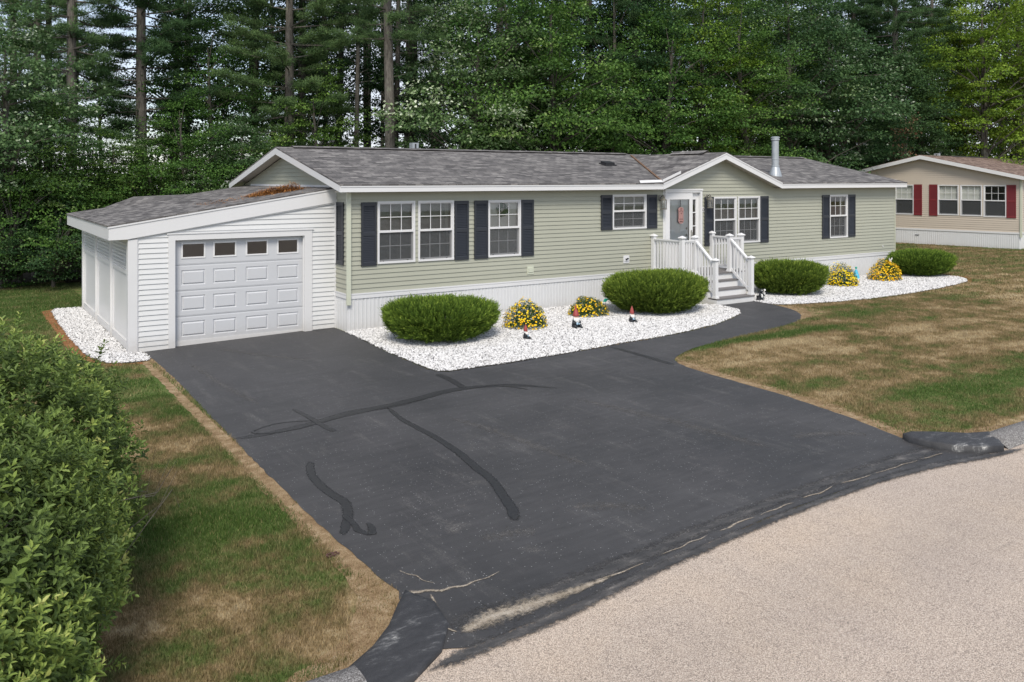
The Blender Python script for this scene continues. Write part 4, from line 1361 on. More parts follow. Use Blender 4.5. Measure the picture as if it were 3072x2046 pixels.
# ------------------------------------------------------------------ garage
G = .69
gar = empty('garage', (-2.1, 4.0, -.05), label='white attached garage with sloping grey roof and panelled overhead door', cat='garage')
def GT(x, y, z): return (x + 2.1, y - 4.0, z + .05)
def gb(mm, name, mat, parent=None, **k):
    return mm.build(name, mat, parent or gar, T=GT, **k)
GF = lambda u, z, o: (u, G - o, z)
ztop = lambda x: 2.80 + .1544 * x
def gsp(z):
    a = -4.1 if z < ztop(-4.1) else (z - 2.80) / .1544
    return (a, -.01) if a < -.05 else None
m = MB()
siding(m, -.12, 2.78, gsp, GF, [(-3.47, -.62, -.13, 2.15)], proud=.019, phase=.035)
m.box(-4.1, -3.4, G + .02, G + .04, -.1, 2.15)
m.box(-.75, 0, G + .02, G + .04, -.1, 2.6)
wl = gb(m, 'wall', 'white_siding')
m = MB(); m.box(-.012, .01, G - .03, G + .02, -.02, 2.80); m.box(-.045, -.012, G - .02, G + .02, -.02, 2.78)
m.box(-4.105, -4.08, G - .018, G + .02, -.12, 2.15)
gb(m, 'j_channel', 'white_trim')
m = MB()   # door casing
m.box(-3.53, -3.40, G - .03, G + .14, -.12, 2.20)
m.box(-.73, -.56, G - .03, G + .14, -.035, 2.20)
m.box(-3.40, -.73, G - .03, G + .14, 2.08, 2.20)
m.box(-3.56, -.53, G - .045, G, 2.2002, 2.225)
gb(m, 'door_casing', 'white_trim')
# corner post
m = MB()
m.box(-4.275, -4.1, G - .035, G + .14, -.12, 2.13)
gb(m, 'corner_post', 'white_trim')
# side wall : posts, rails, planked panels, lattice
yposts = [2.93, 5.18, 7.50]
for y in yposts:
    m = MB(); m.box(-4.27, -4.14, y - .065, y + .065, -.12, 2.2); gb(m, 'side_post', 'porch_white')
ys = [G + .14] + yposts
for i in range(3):
    a, b = ys[i] + (.0 if i == 0 else .065), ys[i + 1] - .065
    m = MB()
    x0, x1 = -4.225, -4.19
    for z0, z1 in ((-.06, .10), (1.42, 1.50), (2.05, 2.15)): m.box(x0 - .02, x1 + .01, a, b, z0, z1)
    m.box(x0 - .012, x1, a, a + .11, .10, 1.42); m.box(x0 - .012, x1, b - .11, b, .10, 1.42)
    n = int((b - a - .22) / .15)
    for k in range(n):
        ya = a + .11 + (b - a - .22) * k / n
        m.box(x0 + .012, x1 - .006, ya + .003, ya + (b - a - .22) / n - .003, .10, 1.42)
    pn = gb(m, 'side_panel', 'porch_white')
    m = MB()
    y = a + .04
    while y < b: m.box(x0 + .004, x0 + .012, y, min(y + .036, b), 1.50, 2.05); y += .075
    z = 1.53
    while z < 2.05: m.box(x0 - .005, x0 + .003, a, b, z, z + .036); z += .075
    gb(m, 'lattice', 'porch_white', pn)
m = MB()
m.box(-4.2, 0, 7.45, 7.47, -.1, 2.5)
m.prism([(-4.2, 7.45, 2.5), (0, 7.45, 2.5), (0, 7.45, 3.05), (-4.2, 7.45, 2.40)], (0, .02, 0))
gb(m, 'back_wall', 'white_siding')
m = MB(); m.box(-4.15, -.02, G + .15, 7.44, -.11, -.095, T=lambda a, b, c: (a, b, c + .10 + Tz(a)))
gb(m, 'floor', 'deck_grey')
# roof
zg = lambda x: 3.10 + .1544 * x
m = MB()
m.prism([(-4.64, G - .07, zg(-4.64)), (0.0, G - .07, zg(0)), (0, G - .07, zg(0) + .03), (-4.64, G - .07, zg(-4.64) + .03)], (0, 7.52 - G + .07, 0))
# raised cricket at the back
A_ = (-2.1, 5.9, zg(-2.1) + .032)
B_ = (-3.02, 7.54, 2.83)
Cc = (-3.75, 7.54, zg(-3.75) + .032)
Dd = (-1.6, 7.54, zg(-1.6) + .032)
m.add([A_, B_, Cc, Dd], [(0, 1, 2), (0, 3, 1), (2, 1, 3)])
groof = gb(m, 'roof', 'grey_shingles')
m = MB()
m.prism([(-4.60, G - .06, zg(-4.60) - .262), (-4.28, G - .06, zg(-4.60) - .255), (-4.1, G - .06, ztop(-4.1) - .0), (-.0, G - .06, ztop(0)), (-.0, G - .06, zg(0) - .003), (-4.60, G - .06, zg(-4.60) - .003)], (0, .028, 0))
m.box(-4.62, -4.60, G - .06, 7.50, zg(-4.60) - .262, zg(-4.6) - .003)
m.prism([(-4.64, G - .075, zg(-4.64) - .03), (.0, G - .075, zg(0) - .03), (.0, G - .075, zg(0)), (-4.64, G - .075, zg(-4.64))], (0, .014, 0))
m.prism([(-4.2, G - .045, ztop(-4.1) - .028), (0, G - .045, ztop(0) - .028), (0, G - .045, ztop(0) + .002), (-4.1, G - .045, ztop(-4.1) + .002)], (0, .03, 0))
gb(m, 'fascia', 'white_trim', groof)
m = MB()
m.box(-4.60, -4.0, G - .03, 7.5, 2.145, 2.155)
gb(m, 'soffit', 'white_trim', groof)
m = MB(); m.box(-.03, -.018, .70, 7.0, 3.10, 3.17); m.box(-.05, -.018, .70, 7.0, 3.105, 3.125); gb(m, 'roof_flashing', 'white_trim', groof)
# overhead door
DY = G + .10
m = MB()
dx0, dx1, dz0, dz1 = -3.40, -.73, .0, 2.08
sh = lambda a, b, c: (a, b, c)
sec = (dz1 - dz0) / 4
for k in range(4):
    z0, z1 = dz0 + sec * k, dz0 + sec * (k + 1)
    # grooves between sections
    if k < 3 or True:
        pass
    cells = []
    wd = (dx1 - dx0) / 4
    if k == 3:
        pz0, pz1 = z0 + .135, z1 - .065
    else:
        pz0, pz1 = z0 + .115, z1 - .10
    # flat face with openings
    def face(a, b, c, d, y=0.0): m.add([(a, DY + y, c), (b, DY + y, c), (b, DY + y, d), (a, DY + y, d)], [(0, 1, 2, 3)])
    face(dx0, dx1, z0 + .03, pz0); face(dx0, dx1, pz1, z1 - .024)
    m.box(dx0, dx1, DY + .010, DY + .02, z0, z0 + .012)
    face(dx0, dx1, z0 + .012, z0 + .024, .003)
    face(dx0, dx1, z1 - .018, z1, .004)
    for a, b, y0, y1 in ((z0 + .024, z0 + .03, .003, 0), (z1 - .024, z1 - .018, 0, .004)):
        m.add([(dx0, DY + y0, a), (dx1, DY + y0, a), (dx1, DY + y1, b), (dx0, DY + y1, b)], [(0, 1, 2, 3)])
    xs = []
    for j in range(4):
        xa = dx0 + wd * j + .10 + (.04 if j == 0 else 0) - (.0)
        xb = xa + .475
        xs.append((xa, xb))
    prev = dx0
    for xa, xb in xs:
        face(prev, xa, pz0, pz1)
        prev = xb
        if k < 3:
            def ring(o1, y1, o2, y2):
                p = [(xa + o1, pz0 + o1), (xb - o1, pz0 + o1), (xb - o1, pz1 - o1), (xa + o1, pz1 - o1)]
                q = [(xa + o2, pz0 + o2), (xb - o2, pz0 + o2), (xb - o2, pz1 - o2), (xa + o2, pz1 - o2)]
                m.add([(a, DY + y1, b) for a, b in p] + [(a, DY + y2, b) for a, b in q], [(i, (i + 1) % 4, 4 + (i + 1) % 4, 4 + i) for i in range(4)])
            ring(0, 0, .016, .014); ring(.016, .014, .026, .014); ring(.026, .014, .046, -.006)
            face(xa + .046, xb - .046, pz0 + .046, pz1 - .046, -.006)
    face(prev, dx1, pz0, pz1)
od = gb(m, 'overhead_door', 'door_white')
for xa, xb in xs:
    m = MB()
    a, b, c, d = xa, xb, pz0, pz1
    w_ = .03
    m.box(a, b, DY - .012, DY + .03, c, c + w_); m.box(a, b, DY - .012, DY + .03, d - w_, d)
    m.box(a, a + w_, DY - .011, DY + .03, c + w_, d - w_); m.box(b - w_, b, DY - .011, DY + .03, c + w_, d - w_)
    gb(m, 'door_window', 'porch_white', od)
    m = MB(); m.add([(a, DY + .01, c), (b, DY + .01, c), (b, DY + .01, d), (a, DY + .01, d)], [(0, 1, 2, 3)]); gb(m, 'pane', 'glass', od)
m = MB(); m.prism([(dx0, DY - .012, -.09), (dx1, DY - .012, -.015), (dx1, DY - .012, .035), (dx0, DY - .012, .035)], (0, .03, 0)); gb(m, 'bottom_seal', 'white_trim', od)

# pine needle heap on the garage roof
rng = np.random.default_rng(5)
n = 9000
t_ = rng.beta(1.6, 1.4, n)
cx_ = -1.55 + t_ * 1.25
cy_ = 2.2 + rng.normal(size=n) * .22
hh = np.interp(t_, [0, .25, .5, .72, .8, .92, 1], [.02, .09, .14, .14, .17, .18, .03])
hz = rng.uniform(0, 1, n) * hh * np.exp(-((cy_ - 2.2) / .25) ** 2)
# find slab plane
P = np.stack([cx_, cy_, 3.10 + .1544 * cx_ + .035 + hz], 1)
n2 = 1100
P2 = np.stack([rng.uniform(-2.6, -.1, n2), 2.1 + rng.normal(size=n2) * .4, np.zeros(n2)], 1)
P2[:, 2] = 3.10 + .1544 * P2[:, 0] + .036
P = np.concatenate([P, P2])
D = rdir(rng, len(P)); D[:, 2] *= .15; D = unit(D)
V = leaves(P, D, np.tile([0, 0, 1.], (len(P), 1)), rng.uniform(.05, .11, len(P)), .012, rng, 0)
NP_ = meta(npmesh('pine_needle_heap', V, 4, 'needle_litter', rng.uniform(0, 1, len(P))), label='heap of orange-brown pine needles piled on the garage roof against the gable', cat='pine needles')
NP_.location = (0, 0, 0)

# ------------------------------------------------------------------ neighbour's house
NX, NY, NA = 33.97, 2.55, R(8.1)
nb = empty('mobile_home', (NX, NY, 0), NA, label='tan sided mobile home with red shutters and brown shingle roof beyond the lawn', cat='house')
# local frame: gable wall in plane x=0 facing -x, u = y from near corner (0) to far corner
NW_ = 8.7
NG = lambda u, z, o: (-o, u, z)
NS = lambda u, z, o: (u, -o, z)
NR = .228
def ngs(z):
    t = (z - 3.34) / NR
    a = max(0, t)
    return (a, NW_ - a) if a < NW_ / 2 - .02 else None
nwin = [(.55, 1.54, 1.52, 3.03), (1.60, 2.58, 1.54, 3.03), (2.65, 3.63, 1.55, 3.03), (4.79, 5.75, 1.52, 3.03)]
m = MB()
siding(m, .84, 4.33, ngs, NG, nwin)
siding(m, .84, 3.34, lambda z: (0, 16), NS, [(1.0, 1.9, 1.52, 3.03)])
m.build('wall', 'neighbour_siding', nb)
m = MB()
m.box(3.0, 3.05, .1, NW_, .3, 3.3); m.box(.12, 3.0, .1, NW_ - .1, .6, .65); m.box(.12, 3.0, .1, NW_ - .1, 3.3, 3.35)
m.build('interior', 'room', nb)
m = MB()
corr(m, 0, NW_, -.08, .78, NG); corr(m, 0, 16, -.08, .78, NS)
m.build('skirting', 'white_skirting', nb)
m = MB()
m.box(-.03, 0, -.03, NW_, .76, .845); m.box(-.03, 16, -.03, 0, .7601, .8451)
m.build('skirt_trim', 'white_trim', nb)
m = MB(); m.box(-.05, .05, -.10, -.02, .62, 3.32); m.build('downspout', 'cream_plastic', nb)
m = MB(); m.box(-.03, 0, 4.53, 4.72, .50, .53); m.build('vent_slot', 'dark_metal', nb)
zn = lambda u: 3.42 + NR * (u + .28)
NM = 4.35
m = MB()
m.prism([(-.32, -.30, zn(-.30)), (-.32, NM, zn(NM)), (-.32, NM, zn(NM) + .035), (-.32, -.30, zn(-.30) + .035)], (17, 0, 0))
m.prism([(-.32, NM, zn(NM)), (-.32, 2 * NM + .3, zn(-.3)), (-.32, 2 * NM + .3, zn(-.3) + .035), (-.32, NM, zn(NM) + .035)], (17, 0, 0))
nr = m.build('roof', 'brown_shingles', nb)
m = MB()
for sg in (0, 1):
    f = (lambda u: u) if not sg else (lambda u: 2 * NM - u)
    m.prism([(-.32, f(-.3), zn(-.3) - .155), (-.32, NM, zn(NM) - .17), (-.32, NM, zn(NM) + .012), (-.32, f(-.3), zn(-.3) + .012)], (-.025, 0, 0))
m.box(-.3, 16.6, -.32, -.30, zn(-.3) - .155, zn(-.3) + .01)
m.build('fascia', 'white_trim', nr)
m = MB()
for sg in (0, 1):
    f = (lambda u: u) if not sg else (lambda u: 2 * NM - u)
    m.prism([(-.32, f(-.3), zn(-.3) - .10), (-.32, NM, zn(NM) - .10), (-.32, NM, zn(NM) - .08), (-.32, f(-.3), zn(-.3) - .08)], (.32, 0, 0))
m.box(-.3, 16.6, -.3, 0, 3.30, 3.31)
m.build('soffit', 'soffit', nr)
m = MB(); m.prism([(3.4, NM - .17, zn(NM) + .0), (3.4, NM, zn(NM) + .07), (3.4, NM + .17, zn(NM) + .0)], (12, 0, 0)); m.build('ridge_vent', 'ridge_dark', nr)
m = MB(); m.box(2.9, 3.12, NM + .40, NM + .64, 4.2, 4.66); m.box(2.89, 2.899, NM + .50, NM + .54, 4.4, 4.62, m=1); m.build('furnace_vent', ['galvanised', 'dark_metal'], nr)
for i, w_ in enumerate(nwin): window(nb, *w_, NG, blinds=False, lowgrid=False, shade=(None if i == 0 else .5))
window(nb, 1.0, 1.9, 1.52, 3.03, NS, blinds=False)
for s_ in ((.14, .54), (3.64, 4.03), (4.38, 4.78), (5.76, 6.16)): shutter(nb, *s_, 1.50, 3.04, NG, 'shutter_red')
shutter(nb, .58, .98, 1.50, 3.04, NS, 'shutter_red')

# ------------------------------------------------------------------ clipped yew bushes
def yew(x, y, rx, ry, h, label, seed):
    t = empty('yew_bush', (x, y, Tz(x) + .02), label=label, cat='bush', group='clipped yew bushes along the house front')
    rng = np.random.default_rng(seed)
    n = int(17000 * rx * ry / 1.2)
    def shape(P):       # P unit directions -> radius scale ; flat top, tucked-in base
        return 1 + .11 * lump(P, seed, 2.6) + .08 * lump(P, seed + 5, 8) + .06 * lump(P, seed + 8, 20)
    d = rdir(rng, n)
    d[:, 2] = d[:, 2] * .9 + .12
    d = unit(d)
    # superellipsoid
    e = 3.9
    k = (np.abs(d[:, 0]) ** e + np.abs(d[:, 1]) ** e * 1.0) ** (1 / e)
    k = (np.sqrt(d[:, 0] ** 2 + d[:, 1] ** 2) ** e + np.abs(d[:, 2]) ** e) ** (1 / e)
    rr = 1 / k * shape(d)
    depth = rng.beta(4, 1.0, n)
    P = d * rr[:, None]
    P = P * (.55 + .45 * depth)[:, None]
    c = h * .52
    B = np.stack([P[:, 0] * rx, P[:, 1] * ry, c + P[:, 2] * c * 1.0], 1)
    tuck = np.interp(B[:, 2] / h, [0, .3, .6, .85, 1.1], [.72, .88, 1.0, 1.0, .93])
    B[:, :2] *= tuck[:, None]
    keep = B[:, 2] > .02
    B, d, depth = B[keep], d[keep], depth[keep]
    n = len(B)
    out = unit(np.stack([d[:, 0] * .9, d[:, 1] * .9, np.maximum(d[:, 2], -.1) + .75], 1) + rng.normal(size=(n, 3)) * .38)
    # each sprig : a stem with flat needles to both sides
    Ps, Ds, Ns, Ls, Rn = [], [], [], [], []
    sl_ = rng.uniform(.05, .125, n) * (1 + .5 * (rng.uniform(size=n) < .06))
    side = unit(np.cross(out, rdir(rng, n)))
    bright = (rng.uniform(size=n) < .55) * rng.uniform(.5, 1, n)
    tone = rng.uniform(-.12, .16, n)
    for j in range(9):
        f = j / 8
        sg = 1 if j % 2 else -1
        a = rng.uniform(-.6, .6, (n, 1))
        sd_ = unit(side + np.cross(out, side) * a) * sg
        Ps.append(B + out * (sl_ * f)[:, None])
        Ds.append(unit(out * (.55 + f * .8) + sd_ * (1.05 - f * .6)))
        Ns.append(np.cross(out, side) + out * .2)
        Ls.append(rng.uniform(.024, .038, n) * (1.15 - .3 * f))
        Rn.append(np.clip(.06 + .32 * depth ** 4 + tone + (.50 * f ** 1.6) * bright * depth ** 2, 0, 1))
    V = leaves(np.concatenate(Ps), np.concatenate(Ds), np.concatenate(Ns), np.concatenate(Ls), .013, rng, .1)
    # close inner leafage
    n3 = int(9000 * rx * ry / 1.2)
    d3 = rdir(rng, n3); d3[:, 2] = d3[:, 2] * .9 + .1; d3 = unit(d3)
    k3 = (np.sqrt(d3[:, 0] ** 2 + d3[:, 1] ** 2) ** e + np.abs(d3[:, 2]) ** e) ** (1 / e)
    P3 = d3 / k3[:, None] * rng.uniform(.60, .86, n3)[:, None]
    B3 = np.stack([P3[:, 0] * rx, P3[:, 1] * ry, c + P3[:, 2] * c], 1)
    B3[:, :2] *= np.interp(B3[:, 2] / h, [0, .3, .6, .85, 1.1], [.74, .88, 1.0, 1.0, .93])[:, None]
    V3 = leaves(B3, unit(d3 * .4 + rng.normal(size=(n3, 3))), rdir(rng, n3), rng.uniform(.05, .085, n3), .035, rng, .1)
    V = np.concatenate([V, V3])
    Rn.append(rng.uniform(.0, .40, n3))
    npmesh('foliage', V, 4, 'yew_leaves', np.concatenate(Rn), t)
    m = MB()
    rr_ = random.Random(seed)
    for i in range(9):
        a = rr_.uniform(0, 6.28); q = rr_.uniform(.05, .35)
        m.tube([(0, 0, -.02), (rx * q * .4 * math.cos(a), ry * q * .4 * math.sin(a), h * .25), (rx * q * math.cos(a), ry * q * math.sin(a), h * rr_.uniform(.4, .6))], [.03, .018, .005], 5)
    m.build('stem', 'grey_bark', t)
    return t
YEW = [(1.23, -1.93, 1.12, 1.0, .72), (7.24, -1.84, 1.32, 1.08, .85), (12.66, -1.48, 1.08, .95, .80), (20.05, -.95, 1.13, .95, .73)]
YL = ['round dark green yew bush nearest the garage, on the white gravel', 'broad yew bush on white gravel directly left of the entry steps', 'yew bush directly right of the entry steps', 'wide yew bush at the far right corner of the green house']
for i, (a, l) in enumerate(zip(YEW, YL)): yew(*a, l, 30 + i)

# flowering mounds
def flowers(x, y, rx, ry, h, nf, label, seed):
    t = empty('flower_clump', (x, y, Tz(x) + .02), label=label, cat='flowers', group='yellow flower clumps in the white gravel')
    rng = np.random.default_rng(seed)
    n = 5200
    d = rdir(rng, n); d[:, 2] = np.abs(d[:, 2])
    rad = rng.beta(3.0, 1.0, n) * (1 + .22 * lump(d, seed, 3.5))
    prof = 1 - .35 * d[:, 2]
    P = d * rad[:, None]
    P = np.stack([P[:, 0] * rx, P[:, 1] * ry, P[:, 2] * h], 1)
    D = unit(d * .5 + np.array([0, 0, .5]) + rng.normal(size=(n, 3)) * .6)
    V = leaves(P, D, rdir(rng, n), rng.uniform(.03, .06, n), rng.uniform(.010, .017, n), rng, .15)
    npmesh('foliage', V, 4, 'flower_foliage', np.clip(rng.normal(.45, .28, n), 0, 1), t)
    # blossoms : small daisies of six petals turned to the outside
    d = rdir(rng, nf); d[:, 2] = np.abs(d[:, 2]) * .9 + .05; d = unit(d)
    rad = rng.uniform(.93, 1.08, nf) * (1 + .22 * lump(d, seed, 3.5))
    c = np.stack([d[:, 0] * rx, d[:, 1] * ry, d[:, 2] * h], 1) * rad[:, None]
    nm = unit(d + np.array([0, 0, .7]) + rng.normal(size=(nf, 3)) * .35)
    a = unit(np.cross(nm, rdir(rng, nf))); b = np.cross(nm, a)
    Ps, Ds, Rn = [], [], []
    r0 = rng.uniform(0, 1, nf)
    s_ = rng.uniform(.016, .030, nf)
    for k in range(6):
        an = k * math.pi / 3
        Ps.append(c); Ds.append(unit(a * math.cos(an) + b * math.sin(an) + nm * .15)); Rn.append(r0)
    V = leaves(np.concatenate(Ps), np.concatenate(Ds), np.tile(nm, (6, 1)), np.tile(s_, 6), np.tile(s_ * .95, 6), rng, .05)
    npmesh('blossoms', V, 4, 'yellow_petals', np.concatenate(Rn), t)
    return t
flowers(3.36, -1.90, .47, .45, .56, 520, 'yellow flower clump right of the first yew bush, behind the smallest gnome', 51)
flowers(5.46, -1.40, .46, .42, .44, 300, 'sparser yellow flower clump behind the tallest gnome', 52)
flowers(15.44, -1.22, .48, .42, .60, 620, 'yellow flower clump beside the blue ornament on a stake', 53)
flowers(17.85, -1.12, .58, .46, .62, 900, 'fullest yellow flower clump, at the foot of the far right yew bush', 54)
E_PLACE = 0

# ------------------------------------------------------------------ garden figures
def gnome(x, y, rz, h, label, hat_long):
    t = empty('garden_gnome', (x, y, Tz(x) + .035), rz, label=label, cat='gnome', group='red-hatted garden gnomes on the white gravel')
    k = h / .47
    def bd(m, name, mat, par=t, smooth=True): return m.build(name, mat, par, smooth=smooth, T=lambda a, b, c: (a * k, b * k, c * k))
    m = MB()      # seated body with bent legs and arms, facing -y
    m.lathe([(.075, 0), (.088, .02), (.085, .07), (.070, .13), (.050, .175), (.035, .19)], (0, .01, 0), 16, sy=.85)
    for sg in (-1, 1):
        m.tube([(sg * .045, 0, .035), (sg * .070, -.075, .045), (sg * .062, -.125, .022)], [.034, .030, .022], 8)
        m.tube([(sg * .058, .0, .155), (sg * .088, -.03, .105), (sg * .045, -.075, .085)], [.025, .024, .020], 8)
    bd(m, 'body', 'gnome_black')
    m = MB()
    for sg in (-1, 1): m.ball((sg * .064, -.145, .018), .022, .034, .018, n=8)
    bd(m, 'boots', 'gnome_black')
    m = MB()
    m.ball((-.012, -.085, .09), .026, .018, .032, n=8); m.ball((.032, -.088, .082), .018, .015, .018, n=8)
    bd(m, 'hands', 'gnome_blue')
    m = MB()
    m.ball((0, -.005, .215), .058, .055, .052, n=12); m.ball((0, -.062, .212), .014, .016, .013, n=8)
    for sg in (-1, 1): m.ball((sg * .057, 0, .215), .012, .01, .018, n=6); m.ball((sg * .03, -.046, .205), .018, .014, .014, n=6)
    hd = bd(m, 'head', 'gnome_skin')
    m = MB()
    for sg in (-1, 1): m.ball((sg * .021, -.055, .226), .006, .004, .007, n=6)
    bd(m, 'eyes', 'gnome_black', hd)
    m = MB()
    for i in range(9):
        a = -1.25 + 2.5 * i / 8
        m.tube([(.052 * math.sin(a), -.050 * math.cos(a), .205), (.055 * math.sin(a), -.072 * math.cos(a) - .004, .165), (.028 * math.sin(a), -.085, .125 - .02 * math.cos(a))], [.016, .020, .006], 6)
    for sg in (-1, 1): m.tube([(0, -.068, .196), (sg * .035, -.060, .186)], [.011, .006], 6)
    for i in range(7):
        a = 1.4 + 3.5 * i / 6
        m.ball((.05 * math.sin(a), -.048 * math.cos(a), .205), .02, .018, .032, n=6)
    bd(m, 'beard', 'gnome_white', hd)
    m = MB()
    if hat_long: pr = [(.060, .235), (.070, .238), (.068, .262), (.056, .305), (.040, .35), (.022, .385), (.017, .41), (.018, .44), (.008, .468), (.001, .472)]
    else: pr = [(.060, .235), (.068, .238), (.066, .27), (.052, .33), (.036, .385), (.018, .43), (.006, .462), (.001, .468)]
    m.lathe(pr, (0, .005, 0), 16)
    bd(m, 'hat', 'gnome_red')
gnome(2.58, -3.0, R(35), .30, 'smallest garden gnome sitting on gravel in front of the yellow flowers', False)
gnome(4.16, -2.62, R(-10), .48, 'tallest garden gnome with a long bulging brick-red hat', True)
gnome(5.66, -2.74, R(-5), .36, 'garden gnome with a bright red cone hat in front of the broad yew bush', False)
# blue dressed figure on a stake
t = empty('garden_stake', (15.85, -1.42, .08), 0, label='small bright blue bell-shaped ornament on a brown stake beside yellow flowers', cat='garden ornament')
m = MB(); m.tube([(0, 0, 0), (0, 0, .22)], .022, 8); m.build('stake', 'brown_wood', t)
m = MB(); m.lathe([(.10, .20), (.11, .21), (.085, .30), (.06, .38), (.035, .46), (.02, .48)], (0, 0, 0), 14); m.prism([(.03, .01, .42), (.16, .01, .30), (.19, .01, .22), (.06, .01, .25)], (0, .012, 0)); m.build('dress', 'sky_blue_paint', t)
m = MB(); m.lathe([(.101, .192), (.115, .196), (.112, .212)], (0, 0, 0), 14); m.build('hem', 'gnome_white', t)
m = MB(); m.ball((0, 0, .52), .032, n=8); m.ball((0, 0, .545), .036, .036, .018, n=8); m.build('head', 'teal_paint', t)
# white butterfly in the far clump
t = empty('garden_stake', (18.35, -.95, .08), 0, label='small white butterfly ornament on a wire among the far yellow flowers', cat='garden ornament')
m = MB(); m.tube([(0, 0, 0), (0, 0, .60)], .006, 6); m.build('wire', 'dark_metal', t)
m = MB()
for sg in (-1, 1):
    m.prism([(0, 0, .60), (sg * .07, -.02, .68), (sg * .10, -.02, .63), (sg * .05, 0, .58)], (0, .006, 0))
    m.prism([(0, 0, .60), (sg * .05, -.01, .58), (sg * .07, -.01, .52), (sg * .02, 0, .54)], (0, .006, 0))
m.build('wings', 'gnome_white', t)
t = empty('garden_stake', (5.98, -1.42, .06), 0, label='small teal ornament half hidden at the right of the sparser flower clump', cat='garden ornament')
m = MB(); m.tube([(0, 0, 0), (0, 0, .30)], .006, 6); m.build('wire', 'dark_metal', t)
m = MB(); m.prism([(-.06, 0, .30), (0, 0, .38), (.09, 0, .36), (.03, 0, .29)], (0, .02, 0)); m.ball((.09, 0, .36), .025, n=6); m.build('leaf_shape', 'teal_paint', t)
# black and white animal figurine beside the bottom step
t = empty('animal_figurine', (10.83, -2.02, .08), R(-15), label='black and white skunk figurine standing upright beside the bottom step', cat='figurine')
m = MB()
m.lathe([(.04, 0), (.062, .03), (.066, .10), (.052, .17), (.036, .21)], (0, 0, 0), 14)
m.ball((0, -.012, .25), .052, .055, .048, n=10); m.ball((0, -.062, .24), .024, .03, .02, n=8)
for sg in (-1, 1):
    m.ball((sg * .034, 0, .295), .016, .01, .02, n=8)
    m.tube([(sg * .045, -.01, .17), (sg * .075, -.045, .14), (sg * .03, -.07, .14)], [.018, .016, .014], 7)
    m.ball((sg * .035, -.04, .012), .026, .04, .014, n=8)
m.build('body', 'gnome_black', t, smooth=True)
m = MB(); m.tube([(.05, .03, .03), (.11, .04, .05), (.135, .03, .14), (.105, .02, .20), (.13, .02, .27), (.15, .02, .29)], [.018, .028, .034, .036, .034, .012], 8); m.ball((0, -.045, .275), .014, .03, .012, n=7); m.ball((0, -.04, .12), .034, .035, .06, n=8); m.build('white_fur', 'gnome_white', t, smooth=True)
m = MB(); m.lathe([(.05, 0), (.055, .02), (.045, .11), (.06, .13), (.03, .14)], (-.10, -.03, 0), 10); m.build('pot', 'teal_paint' if False else 'dark_metal', t)
# dry dung-coloured leaf litter on the soil strip
t = MB()
rr = random.Random(9)
for i in range(14): t.ball((-4.30 + rr.uniform(-.05, .07), -9.95 + rr.uniform(-.04, .05), Tz(-4.3) + .02 + rr.uniform(0, .012)), rr.uniform(.010, .02), rr.uniform(.008, .016), .008, n=6)
meta(t.build('leaf_litter', 'plaque_brown', smooth=True), label='small clump of curled brown leaves on the bare soil strip beside the driveway', cat='leaves')

